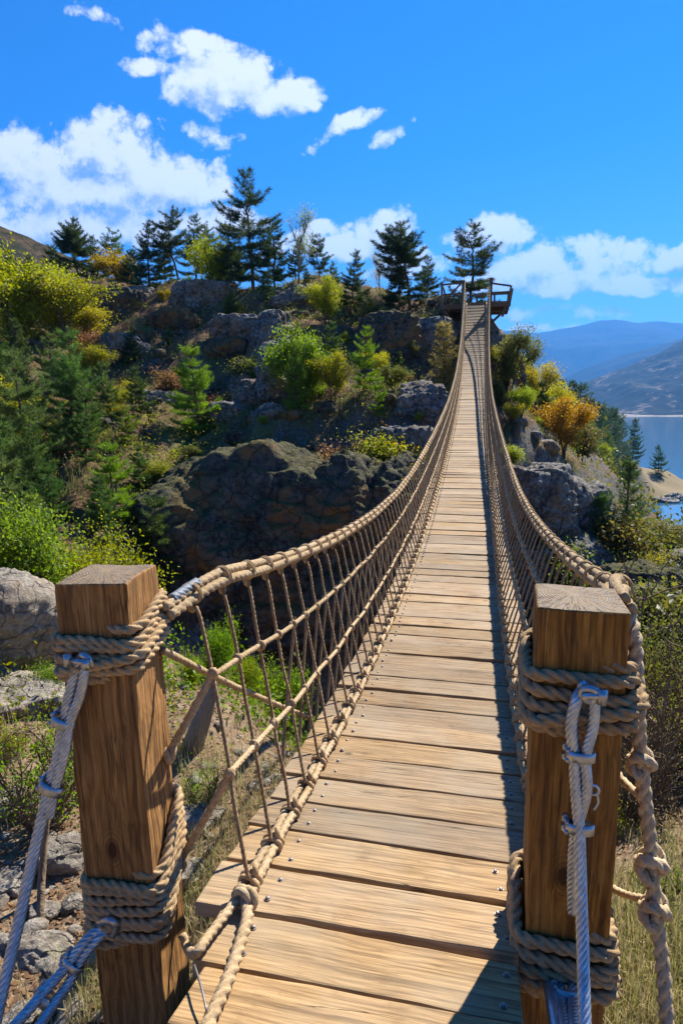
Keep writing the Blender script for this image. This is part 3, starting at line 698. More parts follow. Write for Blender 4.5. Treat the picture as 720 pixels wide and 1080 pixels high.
def pine_meshes(seed, lo=.25, Lmax=2.0, whorls=17, per=4, droop=.12, density=1., skip=.12, needle=.26, taper=.75, lean=.25, double=False):
    """an 8 m conifer: stem, whorled limbs, side twigs with tufts of needles"""
    rg = np.random.default_rng(seed); H = 8.
    st = MB(); cr = MB()
    tt = np.linspace(0, 1, 24)
    sx = lean * np.cumsum(rg.normal(0, .18, 24)) * tt; sy = lean * np.cumsum(rg.normal(0, .18, 24)) * tt
    stem = np.stack([sx, sy, H * tt], 1)
    tube(st, stem, .13 * (1 - tt) ** .8 + .012, 8)
    stems = [(stem, lo)]
    if double:
        k = stem[8:].copy(); k2 = (np.arange(len(k)) / len(k))[:, None]; k = k + k2 ** .6 * np.array([.9, .2, -.6]); tube(st, k, .08 * (1 - k2[:, 0]) ** .8 + .012, 6); stems.append((k, .35))
    cen = []; dirs = []
    for (sm, lo_) in stems:
        for w in range(whorls):
            f = lo_ + (1 - lo_) * (w + rg.uniform(-.4, .4)) / whorls
            if f > .985 or f < .02: continue
            p0 = np.array([np.interp(f, np.linspace(0, 1, len(sm)), sm[:, k]) for k in range(3)])
            a0 = rg.uniform(0, 6.28); prof = (1 - f) ** taper * (.55 + .45 * min(1, (f - lo_) / .15 + .35))
            for b in range(per):
                if rg.random() < skip: continue
                az = a0 + b * 6.283 / per + rg.normal(0, .35); L = Lmax * prof * rg.uniform(.42, 1.2) + .22
                upw = .65 * (f - .35) + rg.normal(0, .12)
                m = 9; u = np.linspace(0, 1, m)
                h = np.array([math.cos(az), math.sin(az), 0])
                P = p0 + np.outer(u * L, h) + np.outer(u * L * upw - droop * L * np.sin(u * 3.1) + .22 * L * u ** 3, [0, 0, 1])
                tube(st, P, .030 * (1 - u * .8) * min(1, L / 1.2 + .3), 4, caps=False)
                side = np.array([-h[1], h[0], 0])
                nt = max(3, int(L * 5.2 * density))
                for q in np.linspace(.28, 1, nt):
                    c = np.array([np.interp(q, u, P[:, k]) for k in range(3)])
                    wid = .46 * L * (1.1 - q) * rg.uniform(.3, 1)
                    for sg in (-1, 1):
                        ntw = 1 + int(wid * 4.5 * density)
                        for z in range(ntw):
                            e = c + side * sg * wid * (z + rg.uniform(.2, 1)) / ntw + h * .25 * wid * (z + .5) / ntw + np.array([0, 0, rg.normal(.03, .05)])
                            cen.append(e); dirs.append(h * .5 + side * sg * .5 + np.array([0, 0, .45]))
                cen.append(P[-1]); dirs.append(h + np.array([0, 0, .6]))
    top = stem[-1]
    for q in range(8): cen.append(top - np.array([0, 0, q * .09])); dirs.append(np.array([rg.normal() * .5, rg.normal() * .5, 1.2]))
    cen = np.array(cen); dirs = np.array(dirs); dirs /= np.linalg.norm(dirs, axis=1)[:, None]
    k = 9
    C = np.repeat(cen, k, 0) + rg.normal(0, .035, (len(cen) * k, 3))
    tri_leaves(cr, C, needle, .034, rg, np.repeat(dirs, k, 0), .1, quad=False)
    return st.mesh('stem', M_BARK), cr.mesh('crown', M_NEEDLE, False)

def broad_meshes(seed, H=5., spread=.8, leaves=6500, leaf=.12, stems=3, trunk_mat=None, clump=.28, gap=.35, low=.08, twiggy=1.):
    """a several-stemmed small deciduous tree or bush"""
    rg = np.random.default_rng(seed); st = MB(); cr = MB(); tips = []
    def grow(p, d, L, r, lev):
        m = 6; P = [p]
        for k in range(m):
            d = d + rg.normal(0, .13, 3) + np.array([0, 0, .05]); d /= np.linalg.norm(d); P.append(P[-1] + d * L / m)
        P = np.array(P); tube(st, P, np.linspace(r, r * .55, m + 1), 6 if lev < 1 else 4, caps=False)
        if lev >= 2: tips.extend([P[-1], P[4], P[2]]); tips.append(P[-1] + d * .1 * H * rg.random()); return
        for k in range(int(rg.integers(4, 7) * twiggy)):
            q = rg.uniform(.16, 1); c = np.array([np.interp(q, np.linspace(0, 1, m + 1), P[:, z]) for z in range(3)])
            nd = d * .55 + rg.normal(0, .55, 3) * np.array([spread, spread, .6]) + np.array([0, 0, .25]); nd /= np.linalg.norm(nd)
            grow(c, nd, L * rg.uniform(.4, .65), r * .5, lev + 1)
    for k in range(stems):
        a = rg.uniform(0, 6.28); d = np.array([math.cos(a) * .38 * spread, math.sin(a) * .38 * spread, 1.]); d /= np.linalg.norm(d)
        grow(np.array([math.cos(a) * .04 * H, math.sin(a) * .04 * H, 0]), d, H * rg.uniform(.45, .62), .018 * H, 0)
    tips = np.array(tips); z = tips[:, 2] / max(tips[:, 2].max(), 1e-6); tips = tips[z > low]
    keep = rg.random(len(tips)) > gap; tips = tips[keep] if keep.sum() > 8 else tips
    wts = rg.uniform(.2, 1., len(tips)); wts /= wts.sum()
    idx = rg.choice(len(tips), leaves, p=wts)
    C = tips[idx] + rg.normal(0, clump * H * .18, (leaves, 3)) * np.array([1, 1, .75])
    tri_leaves(cr, C, leaf, leaf * .62, rg, None, .15)
    return st.mesh('stem', trunk_mat or M_BARK), cr.mesh('crown', M_LEAF, False), float(np.percentile(C[:, 2], 99.5))

PINES = [pine_meshes(101, .17, 3.4, 14, 5, .05, 1.35, .32, .32, .72, .5), pine_meshes(102, .14, 3.4, 14, 5, .07, 1.35, .30, .32, .75, .6, double=True), pine_meshes(103, .30, 3.2, 12, 5, .02, 1.3, .32, .32, .65, .8),
         pine_meshes(104, .06, 3.3, 16, 5, .08, 1.25, .22, .32, .85, .5), pine_meshes(105, .36, 3.1, 10, 5, -.02, 1.35, .32, .32, .5, 1.0), pine_meshes(106, .18, 2.7, 16, 5, .06, 1.4, .28, .32, .7, .7)]
YOUNG = [pine_meshes(111, .10, 3.7, 12, 5, .0, 1.45, .12, .36, .8), pine_meshes(112, .12, 3.5, 13, 5, .03, 1.4, .14, .36, .85), pine_meshes(113, .16, 3.8, 11, 5, -.03, 1.4, .18, .36, .72)]
SPRUCE = [pine_meshes(121, .05, 1.8, 24, 5, .2, 1.2, .06, .30, .95, .1), pine_meshes(122, .05, 1.5, 22, 5, .2, 1.1, .16, .30, .9, .1), pine_meshes(123, .06, 2.2, 20, 5, .15, 1.2, .08, .34, .85, .15)]
BROAD = [broad_meshes(201, 5, .95, 12000, .15, 3, clump=.34), broad_meshes(202, 5, .85, 11000, .15, 3, clump=.34), broad_meshes(203, 5, 1.1, 11000, .16, 4, clump=.38), broad_meshes(204, 5, .6, 2300, .10, 1, M_PALEBARK, .25, .3)]
BUSH = [broad_meshes(211, 2, 1.3, 6000, .095, 6, clump=.5, low=.05), broad_meshes(212, 2, 1.5, 5600, .09, 7, clump=.55, low=.0), broad_meshes(213, 2, 1.1, 4200, .08, 5, M_TWIG, .4, .4, .1)]
LEAFY = [broad_meshes(221, 2, 1.15, 13000, .055, 8, None, .42, .2, .02), broad_meshes(222, 2, 1.35, 11000, .052, 8, None, .45, .25, .0), broad_meshes(223, 2, .9, 1500, .055, 6, M_TWIG, .3, .3, .1, 1.2)]
DRY = [broad_meshes(231, 2, 1.4, 4200, .026, 9, M_TWIG, .3, .3, .1, 1.35), broad_meshes(232, 2, 1.2, 1500, .025, 9, M_TWIG, .3, .3, .1, 1.4), broad_meshes(233, 2, 1.3, 8000, .028, 8, M_TWIG, .35, .3, .1, 1.3)]

COL = dict(dk=(.040, .072, .020), pn=(.055, .105, .022), gg=(.080, .145, .032), br=(.135, .225, .024), yg=(.20, .24, .016), yl=(.29, .265, .018), lg=(.13, .23, .020),
           og=(.31, .20, .022), rs=(.17, .095, .035), fr=(.034, .074, .026), py=(.30, .25, .07), pale=(.20, .20, .11), dry=(.20, .15, .06), ol=(.10, .112, .022))
def plant(kind, name, cat, px, py, top, D, c, label, group=None, wid=1., rz=None, parts=('trunk', 'crown'), z=None):
    """one tree or bush: foot at photo point (px, py) D metres away, reaching up to photo height top"""
    lib, k = kind
    ms = lib[k]; h0 = 8. if len(ms) == 2 else ms[2]
    x, y = at_xy(px, D, py); zg = float(ground(x, y)) - .08 if z is None else z
    h = at(px, top, D)[2] - zg
    s = max(h, .3) / h0
    t_ = empty(name, label, cat, (x, y, zg), group)
    t_.rotation_euler = (0, 0, rz if rz is not None else (px * 12.9 + py * 3.7) % 6.28); t_.scale = (s * wid, s * wid, s)
    if name != 'shrub': q = np.random.default_rng(int(px * 7 + py * 3)).normal(0, .035, 2); t_.rotation_euler[0], t_.rotation_euler[1] = q
    a = link(parts[0], ms[0], t_); b = link(parts[1], ms[1], t_)
    j = np.random.default_rng(int(px * 31 + py)).uniform(.88, 1.12, 3) * (1., 1., 1.)
    b.color = (*[float(q) for q in np.array(COL[c]) * j * (1.0 if c == 'dk' else 1.22)], 1.); a.color = (1, 1, 1, 1)
    return t_
TREES = [
 ((PINES, 0), 'pine_tree', 268, 318, 181, 36, 'dk', 'tallest dark pine standing on the rocky skyline', 1.0),
 ((PINES, 1), 'pine_tree', 84, 312, 230, 43, 'dk', 'dark pine on the skyline at far left, left of the yellow bush', 1.05),
 ((PINES, 2), 'pine_tree', 122, 300, 243, 47, 'pn', 'short loose pine rising out of a yellow bush on the skyline', 1.),
 ((PINES, 3), 'pine_tree', 160, 335, 233, 40, 'dk', 'dense dark pine with branches down to the rocks, mid left skyline', 1.05),
 ((PINES, 4), 'pine_tree', 190, 318, 222, 41, 'dk', 'straight skyline pine with a long bare lower trunk', 1.),
 ((PINES, 5), 'pine_tree', 208, 306, 226, 44, 'dk', 'narrow skyline pine just behind the bare trunked pine', .95),
 ((PINES, 3), 'pine_tree', 246, 325, 236, 37.5, 'dk', 'low dark pine pressed against the tallest pine from the left', 1.1),
 ((PINES, 5), 'pine_tree', 290, 312, 232, 36.5, 'dk', 'shorter pine touching the tallest pine from the right', 1.),
 ((PINES, 2), 'pine_tree', 337, 300, 244, 38, 'dk', 'small lone pine on the crest in the gap right of the tallest pine', .95),
 ((PINES, 5), 'pine_tree', 372, 350, 265, 33, 'dk', 'slim dark pine reaching below the crest, left of the twin topped pine', 1.),
 ((PINES, 1), 'pine_tree', 432, 343, 233, 32, 'dk', 'big twin topped dark pine left of the lookout platform', 1.1),
 ((PINES, 5), 'pine_tree', 450, 345, 270, 33.5, 'dk', 'bushy dark pine between the twin topped pine and the platform', .95),
 ((PINES, 0), 'pine_tree', 496, 318, 237, 32.6, 'dk', 'open pine rising right behind the lookout platform', 1.25),
 ((PINES, 3), 'pine_tree', 14, 310, 262, 47, 'dk', 'dark pine at the left edge below the far scrub hill', 1.),
 ((PINES, 3), 'pine_tree', 36, 318, 268, 44, 'dk', 'small dark pine between the yellow trees at upper left', 1.),
 ((YOUNG, 0), 'young_pine', 212, 480, 364, 22.5, 'br', 'bright green young pine alone in the middle of the rusty slope', .95),
 ((YOUNG, 1), 'young_pine', 78, 490, 345, 20, 'gg', 'tall grey green young pine on the shaded left slope', .85),
 ((YOUNG, 2), 'young_pine', 34, 545, 372, 17.5, 'gg', 'grey green young pine at the left edge of the slope, tall', .85),
 ((YOUNG, 0), 'young_pine', 124, 575, 465, 15.5, 'br', 'feathery young pine at the lower left beside the outcrop', .95),
 ((YOUNG, 1), 'young_pine', 8, 560, 440, 15.5, 'gg', 'young pine cut by the left edge, low on the slope', .9),
 ((YOUNG, 2), 'young_pine', 95, 540, 440, 17.5, 'pn', 'shaded young pine behind the feathery young pine', .8),
 ((YOUNG, 0), 'young_pine', 58, 580, 490, 14.5, 'pn', 'low dark young pine above the bright green shrub', 1.),
 ((YOUNG, 1), 'young_pine', 150, 470, 385, 23, 'pn', 'dark young pine left of the bright green lone young pine', .8),
 ((YOUNG, 2), 'young_pine', 383, 452, 345, 21, 'br', 'light green young pine at the right of the hillside clump', .72),
 ((YOUNG, 1), 'young_pine', 25, 430, 335, 27, 'pn', 'dark young pine below the big yellow tree', .9),
 ((SPRUCE, 1), 'conifer', 469, 435, 338, 24.5, 'py', 'thin yellowing conifer close beside the left handrail below the platform', 1.3),
 ((SPRUCE, 1), 'conifer', 655, 600, 485, 22, 'pn', 'slender pointed spruce rising from bushes above the lake inlet', 1.05),
 ((SPRUCE, 2), 'conifer', 628, 590, 520, 21, 'pn', 'squat dark conifer left of the slender spruce', 1.2),
]
TREES += [
 ((SPRUCE, 0), 'conifer', 588, 470, 408, 42, 'pn', 'slim green spruce behind the orange autumn tree, upper side', 1.2),
 ((SPRUCE, 1), 'conifer', 612, 470, 425, 50, 'pn', 'slim spruce on the wooded slope above the bare headland', 1.4),
 ((SPRUCE, 0), 'conifer', 624, 484, 446, 55, 'pn', 'green spruce at the front of the wooded slope, near the headland', 1.2),
 ((SPRUCE, 1), 'conifer', 575, 450, 398, 44, 'dk', 'slim dark spruce on the right slope outline behind golden trees', 1.4),
 ((SPRUCE, 2), 'conifer', 638, 486, 456, 75, 'pn', 'broad spruce at the edge of the wood by the bare headland', 1.1),
 ((YOUNG, 0), 'young_pine', 550, 440, 392, 29, 'pn', 'green pine standing between the ledge trees and the cliff wall', .8),
 ((YOUNG, 0), 'young_pine', 15, 600, 478, 13, 'gg', 'grey green pine at the left edge, half hidden by the bright shrub', .9),
 ((YOUNG, 1), 'young_pine', 112, 592, 500, 14.2, 'pn', 'pine in front of the feathery young pine, lowest on the left slope', .9),
 ((YOUNG, 2), 'young_pine', 138, 520, 428, 19.5, 'br', 'light green pine between the dark left pines and the outcrop', .8),
 ((PINES, 3), 'pine_tree', 42, 560, 448, 16, 'pn', 'dark full pine in the thick of the lower left stand', .9),
 ((YOUNG, 0), 'young_pine', 88, 500, 392, 20.5, 'gg', 'grey green pine with broad tiers in the middle of the left stand', .85),
 ((PINES, 0), 'pine_tree', 4, 450, 345, 26, 'pn', 'tall pine cut by the left edge below the yellow green tree', .9),
 ((PINES, 5), 'pine_tree', 118, 425, 345, 29.5, 'pn', 'slim green pine above the yellow bush on the left slope', 1.1),
 ((PINES, 3), 'pine_tree', 50, 345, 285, 41, 'dk', 'dark pine behind the upper left yellow green trees', 1.1),
 ((PINES, 5), 'pine_tree', 172, 372, 322, 35, 'pn', 'small green pine among dark rocks high on the slope', 1.1),
 ((YOUNG, 1), 'young_pine', 312, 464, 358, 20.6, 'br', 'light green pine in front of the hillside clump', .62),
 ((YOUNG, 2), 'young_pine', 350, 440, 340, 23.5, 'pn', 'darker pine at the back of the hillside clump', .7),
 ((PINES, 3), 'pine_tree', 390, 362, 305, 31.5, 'dk', 'dark bushy pine between the slim pine and the twin topped pine', 1.),
 ((PINES, 5), 'pine_tree', 420, 340, 272, 33, 'dk', 'dark pine just left of the twin topped pine on the crest', 1.),
 ((PINES, 3), 'pine_tree', 325, 322, 282, 36, 'dk', 'low dark pine on the crest behind the bright sapling', 1.2),
 ((PINES, 0), 'pine_tree', 176, 322, 246, 43, 'dk', 'dark pine filling the gap left of the bare trunked pine', 1.),
 ((PINES, 3), 'pine_tree', 232, 322, 262, 40, 'dk', 'low dark pine left of the tallest pine, behind the bushy tree', 1.1),
 ((YOUNG, 0), 'young_pine', 572, 465, 402, 30, 'pn', 'green pine behind the orange autumn tree, right slope', .8),
 ((PINES, 5), 'pine_tree', 526, 395, 350, 31, 'dk', 'dark pine close under the right side of the platform', 1.1),
 ((YOUNG, 1), 'young_pine', 604, 482, 440, 38, 'pn', 'green pine to the right of the orange autumn tree', .9),
 ((PINES, 3), 'pine_tree', 28, 470, 365, 23.5, 'pn', 'full dark green pine on the left slope under the yellow trees', .9),
 ((PINES, 0), 'pine_tree', 100, 520, 402, 19, 'pn', 'tall dark green pine left of the lone bright young pine', .8),
 ((PINES, 3), 'pine_tree', 140, 420, 345, 29, 'dk', 'dark pine above the boulder cluster on the mid left slope', .9),
 ((PINES, 5), 'pine_tree', 60, 400, 320, 33, 'dk', 'dark pine in the shade between the yellow trees and the young pines', 1.1),
 ((PINES, 0), 'pine_tree', 405, 400, 325, 28, 'dk', 'dark pine on the shaded slope below the twin topped pine', .9),
 ((PINES, 3), 'pine_tree', 440, 420, 352, 26.5, 'dk', 'dark pine against the shadowed cliff left of the bridge', .9),
 ((PINES, 5), 'pine_tree', 282, 355, 285, 33.5, 'dk', 'dark slim pine in front of the tallest pine on the slope', 1.),
 ((PINES, 3), 'pine_tree', 540, 420, 362, 30, 'dk', 'dark pine among the trees right of the bridge below the platform', .9),
 ((PINES, 5), 'pine_tree', 557, 440, 385, 33, 'dk', 'dark slim pine behind the bright ledge tree', 1.),
 ((PINES, 5), 'pine_tree', 105, 318, 250, 45, 'dk', 'thin dark pine just right of the far left skyline pine', 1.),
 ((PINES, 4), 'pine_tree', 222, 316, 238, 41, 'pn', 'sparse pine behind the yellow green bushy tree on the skyline', 1.),
 ((PINES, 5), 'pine_tree', 312, 308, 250, 39, 'dk', 'short dark pine beside the thin pale bare tree', 1.),
 ((PINES, 4), 'pine_tree', 60, 320, 258, 47, 'dk', 'open topped dark pine above the yellow trees at upper left', 1.),
 ((PINES, 5), 'pine_tree', 352, 312, 276, 36, 'pn', 'small green pine on the crest between the lone pine and the slim pine', 1.),
 ((YOUNG, 0), 'young_pine', 180, 400, 345, 30, 'pn', 'small green pine among rocks on the mid slope', .9),
 ((YOUNG, 2), 'young_pine', 272, 420, 372, 25, 'pn', 'young pine squeezed left of the hillside clump', .8),
 ((YOUNG, 1), 'young_pine', 45, 610, 520, 12.5, 'br', 'bright young pine behind the bright green leafy shrub', .9),
 ((YOUNG, 0), 'young_pine', 165, 600, 520, 15, 'pn', 'small dark young pine hugging the left end of the outcrop', .9),
 ((YOUNG, 2), 'young_pine', 70, 540, 430, 18.5, 'gg', 'grey green young pine filling the middle of the left slope', .8),
 ((YOUNG, 1), 'young_pine', 420, 420, 370, 25, 'pn', 'dark green young pine under the big twin topped pine', .8),
 ((YOUNG, 0), 'young_pine', 245, 350, 305, 33, 'pn', 'low green pine at the foot of the tallest pine', 1.),
 ((PINES, 3), 'pine_tree', 20, 400, 310, 34, 'pn', 'full dark pine behind the large yellow green tree', 1.),
 ((YOUNG, 1), 'young_pine', 2, 640, 500, 12.5, 'pn', 'dark young pine at the left edge just above the bright shrub', .9),
 ((YOUNG, 0), 'young_pine', 150, 545, 470, 17.5, 'pn', 'shadowed young pine between the feathery pine and the dark outcrop', .9),
 ((YOUNG, 2), 'young_pine', 58, 450, 352, 24, 'gg', 'grey young pine under the yellow tree, upper left', .8),
 ((YOUNG, 1), 'young_pine', 110, 460, 380, 22.5, 'gg', 'grey green young pine between the tall young pine and the yellow bush', .8),
 ((PINES, 3), 'pine_tree', 140, 310, 262, 43, 'dk', 'small dark pine between the bushy skyline pine and the yellow bush', 1.),
 ((PINES, 0), 'pine_tree', 412, 352, 296, 32, 'dk', 'dark small pine tucked left below the twin topped pine', 1.),
 ((YOUNG, 2), 'young_pine', 400, 470, 395, 20, 'br', 'green young pine with open limbs, nearest the left handrail', .6),
 ((SPRUCE, 0), 'conifer', 640, 560, 515, 24, 'pn', 'dark pointed conifer behind the slender spruce', 1.2),
 ((SPRUCE, 2), 'conifer', 672, 570, 528, 24, 'fr', 'dark bushy conifer right of the slender spruce, above the inlet', 1.3)]
for (kind, name, px, py, top, D, c, label, wid) in TREES:
    plant(kind, name, 'pine tree' if 'pine' in name else 'conifer', px, py, top, D, c, label, None, wid)
BROADS = [
 ((BROAD, 0), 20, 405, 262, 30, 'yg', 'large yellow green tree at the upper left edge', 1.),
 ((BROAD, 1), 70, 395, 285, 31, 'yg', 'yellow tree next to the large yellow green tree, upper left', 1.1),
 ((BROAD, 2), 45, 350, 280, 36, 'yg', 'round olive tree behind the yellow trees, upper left', 1.2),
 ((BROAD, 2), 95, 380, 320, 33, 'yl', 'small golden tree at the right end of the upper left tree group', 1.2),
 ((BROAD, 0), 128, 305, 265, 44, 'yl', 'yellow bushy tree on the skyline behind the left pines', 1.3),
 ((BROAD, 2), 228, 312, 254, 38, 'yg', 'yellow green bushy tree on the skyline left of the tallest pine', .9),
 ((BROAD, 3), 315, 305, 212, 36.5, 'pale', 'thin pale nearly bare tree right of the tallest pine', .7),
 ((BROAD, 3), 400, 310, 270, 36, 'pale', 'wispy pale tree on the crest left of the twin topped pine', .9),
 ((BROAD, 1), 346, 362, 294, 28, 'yg', 'small bright yellow green sapling just below the crest', .85),
 ((BROAD, 0), 322, 455, 345, 21.5, 'lg', 'light green leafy tree in the middle of the hillside clump', .85),
 ((BROAD, 2), 300, 440, 372, 22.5, 'lg', 'leafy tree at the left of the hillside clump', .9),
 ((BROAD, 1), 352, 460, 372, 21, 'yg', 'yellow green tree between the leafy tree and the light young pine', .9),
 ((BROAD, 2), 443, 385, 332, 28, 'yl', 'yellow shrubby tree under the twin topped pine', .9),
 ((BROAD, 0), 536, 470, 345, 27, 'ol', 'dark olive tree close right of the bridge below the platform', .8),
 ((BROAD, 1), 548, 478, 408, 24.5, 'yg', 'bright yellow green tree on the ledge right of the bridge', .9),
 ((BROAD, 2), 562, 440, 382, 31, 'yl', 'golden tree behind the ledge, right of the dark olive tree', .9),
 ((BROAD, 1), 594, 490, 420, 26, 'og', 'orange autumn tree on the grassy ledge above the grey cliff', .95),
 ((BROAD, 2), 575, 470, 418, 30, 'yg', 'yellow green tree just left of the orange autumn tree', .9),
 ((BROAD, 0), 525, 460, 400, 25.5, 'ol', 'dark leafy tree touching the right handrail', .7),
 ((BROAD, 3), 560, 478, 440, 27, 'yl', 'thin yellow sapling between the ledge trees', 1.)]
BROADS += [
 ((BROAD, 1), 130, 470, 410, 24, 'yg', 'yellow green tree below the grey boulder cluster', 1.1),
 ((BROAD, 2), 30, 470, 415, 23, 'yg', 'leafy tree low under the large yellow green tree, left edge', 1.1),
 ((BROAD, 0), 365, 400, 350, 27, 'yg', 'leafy tree above the hillside clump', .9),
 ((BROAD, 1), 335, 340, 300, 32, 'yl', 'golden sapling on the crest next to the bright sapling', 1.),
 ((BROAD, 2), 175, 345, 305, 37, 'yl', 'golden bushy tree under the bare trunked pine', 1.),
 ((BROAD, 0), 110, 350, 300, 39, 'yg', 'yellow green tree on the upper left slope by the rock hump', 1.1),
 ((BROAD, 2), 395, 425, 370, 24, 'yl', 'golden leaf tree between the light young pine and the handrail', .9),
 ((BROAD, 0), 5, 500, 400, 20, 'yg', 'yellow green tree cut by the left edge, mid slope', 1.),
 ((BROAD, 1), 100, 430, 362, 27, 'yg', 'yellow green tree right of the grey young pine on the left slope', 1.),
 ((BROAD, 2), 2, 350, 285, 37, 'ol', 'dark round tree at the left edge under the far hill', 1.2),
 ((BROAD, 1), 415, 440, 385, 22.5, 'ol', 'dark leafy tree beside the light young pine', 1.),
 ((BROAD, 0), 432, 420, 360, 26, 'ol', 'dark olive tree in the shade below the twin topped pine', .9),
 ((BROAD, 2), 553, 465, 425, 28, 'og', 'small orange tree behind the bright ledge tree', 1.),
 ((BROAD, 0), 520, 425, 365, 28.5, 'yl', 'golden tree between the right handrail and the dark olive tree', .8)]
BROADS += [
 ((BROAD, 2), 530, 400, 352, 30, 'ol', 'dark leafy tree under the right end of the platform', .9),
 ((BROAD, 1), 566, 475, 440, 26, 'yg', 'yellow green bush tree left of the orange autumn tree on the ledge', 1.),
 ((BROAD, 0), 586, 460, 405, 36, 'yl', 'golden tree rising behind the orange autumn tree', 1.),
 ((BROAD, 2), 548, 430, 375, 33, 'yg', 'bright tree on the right slope silhouetted against the far mountains', .9),
 ((BROAD, 1), 612, 480, 448, 40, 'ol', 'olive tree right of the orange autumn tree', 1.1),
 ((BROAD, 0), 630, 492, 468, 60, 'yg', 'small yellow green tree at the edge of the bare headland', 1.2),
 ((BROAD, 2), 540, 460, 425, 24, 'yl', 'golden low tree on the ledge beside the right handrail', 1.)]
for (kind, px, py, top, D, c, label, wid) in BROADS:
    plant(kind, 'broadleaf_tree', 'tree', px, py, top, D, c, label, None, wid)
# conifers on the wooded slope towards the lake
WOOD = [(572, 430, 392, 55), (583, 428, 394, 62), (592, 440, 400, 66), (604, 440, 401, 78), (596, 452, 412, 60), (611, 452, 404, 84), (618, 462, 420, 92), (607, 466, 424, 70), (625, 468, 424, 104),
        (632, 472, 428, 118), (621, 474, 434, 96), (637, 476, 432, 130), (643, 475, 430, 140), (630, 478, 438, 112), (648, 476, 436, 150), (614, 474, 436, 86), (586, 446, 410, 58), (578, 442, 408, 50), (653, 474, 441, 160), (600, 462, 420, 64)]
SAID = ['leftmost spruce of the wooded slope, half hidden by golden trees', 'spruce second from the left on the wooded slope skyline', 'pointed spruce above the orange tree on the slope', 'tall spruce in the middle of the wooded slope skyline', 'broad dark spruce behind the orange autumn tree',
        'taller spruce right of the slope middle, breaking the outline', 'spruce halfway down the wooded slope to the lake', 'low spruce right behind the orange autumn tree', 'dark spruce on the lower wooded slope, above the bare bank', 'spruce near the low end of the wooded slope',
        'small spruce in front on the lower wooded slope', 'spruce third from the lake end of the wood', 'spruce second from the lake end of the wood', 'short spruce at the front edge of the wood above bare ground', 'spruce at the lake end of the wood', 'small dark spruce at the foot of the slope by the orange tree', 'spruce wedged behind the golden tree on the right slope', 'spruce behind the yellow green ledge tree', 'small outlying spruce at the water side of the wood', 'stocky spruce in the middle of the right slope']
for k, ((px, py, top, D), lb) in enumerate(zip(WOOD, SAID)):
    plant((SPRUCE, 2 if k % 3 else 0), 'spruce_tree', 'conifer', px, py, top, D, 'fr', lb, None, 1.25)
plant((SPRUCE, 2), 'spruce_tree', 'conifer', 667, 476, 441, 178, 'fr', 'lone spruce on the headland standing against the lake', None, 1.0)
plant((PINES, 3), 'pine_tree', 'pine tree', 693, 504, 469, 200, 'fr', 'lone pine on the bare slope of the headland, nearest the lake shore', None, .85)

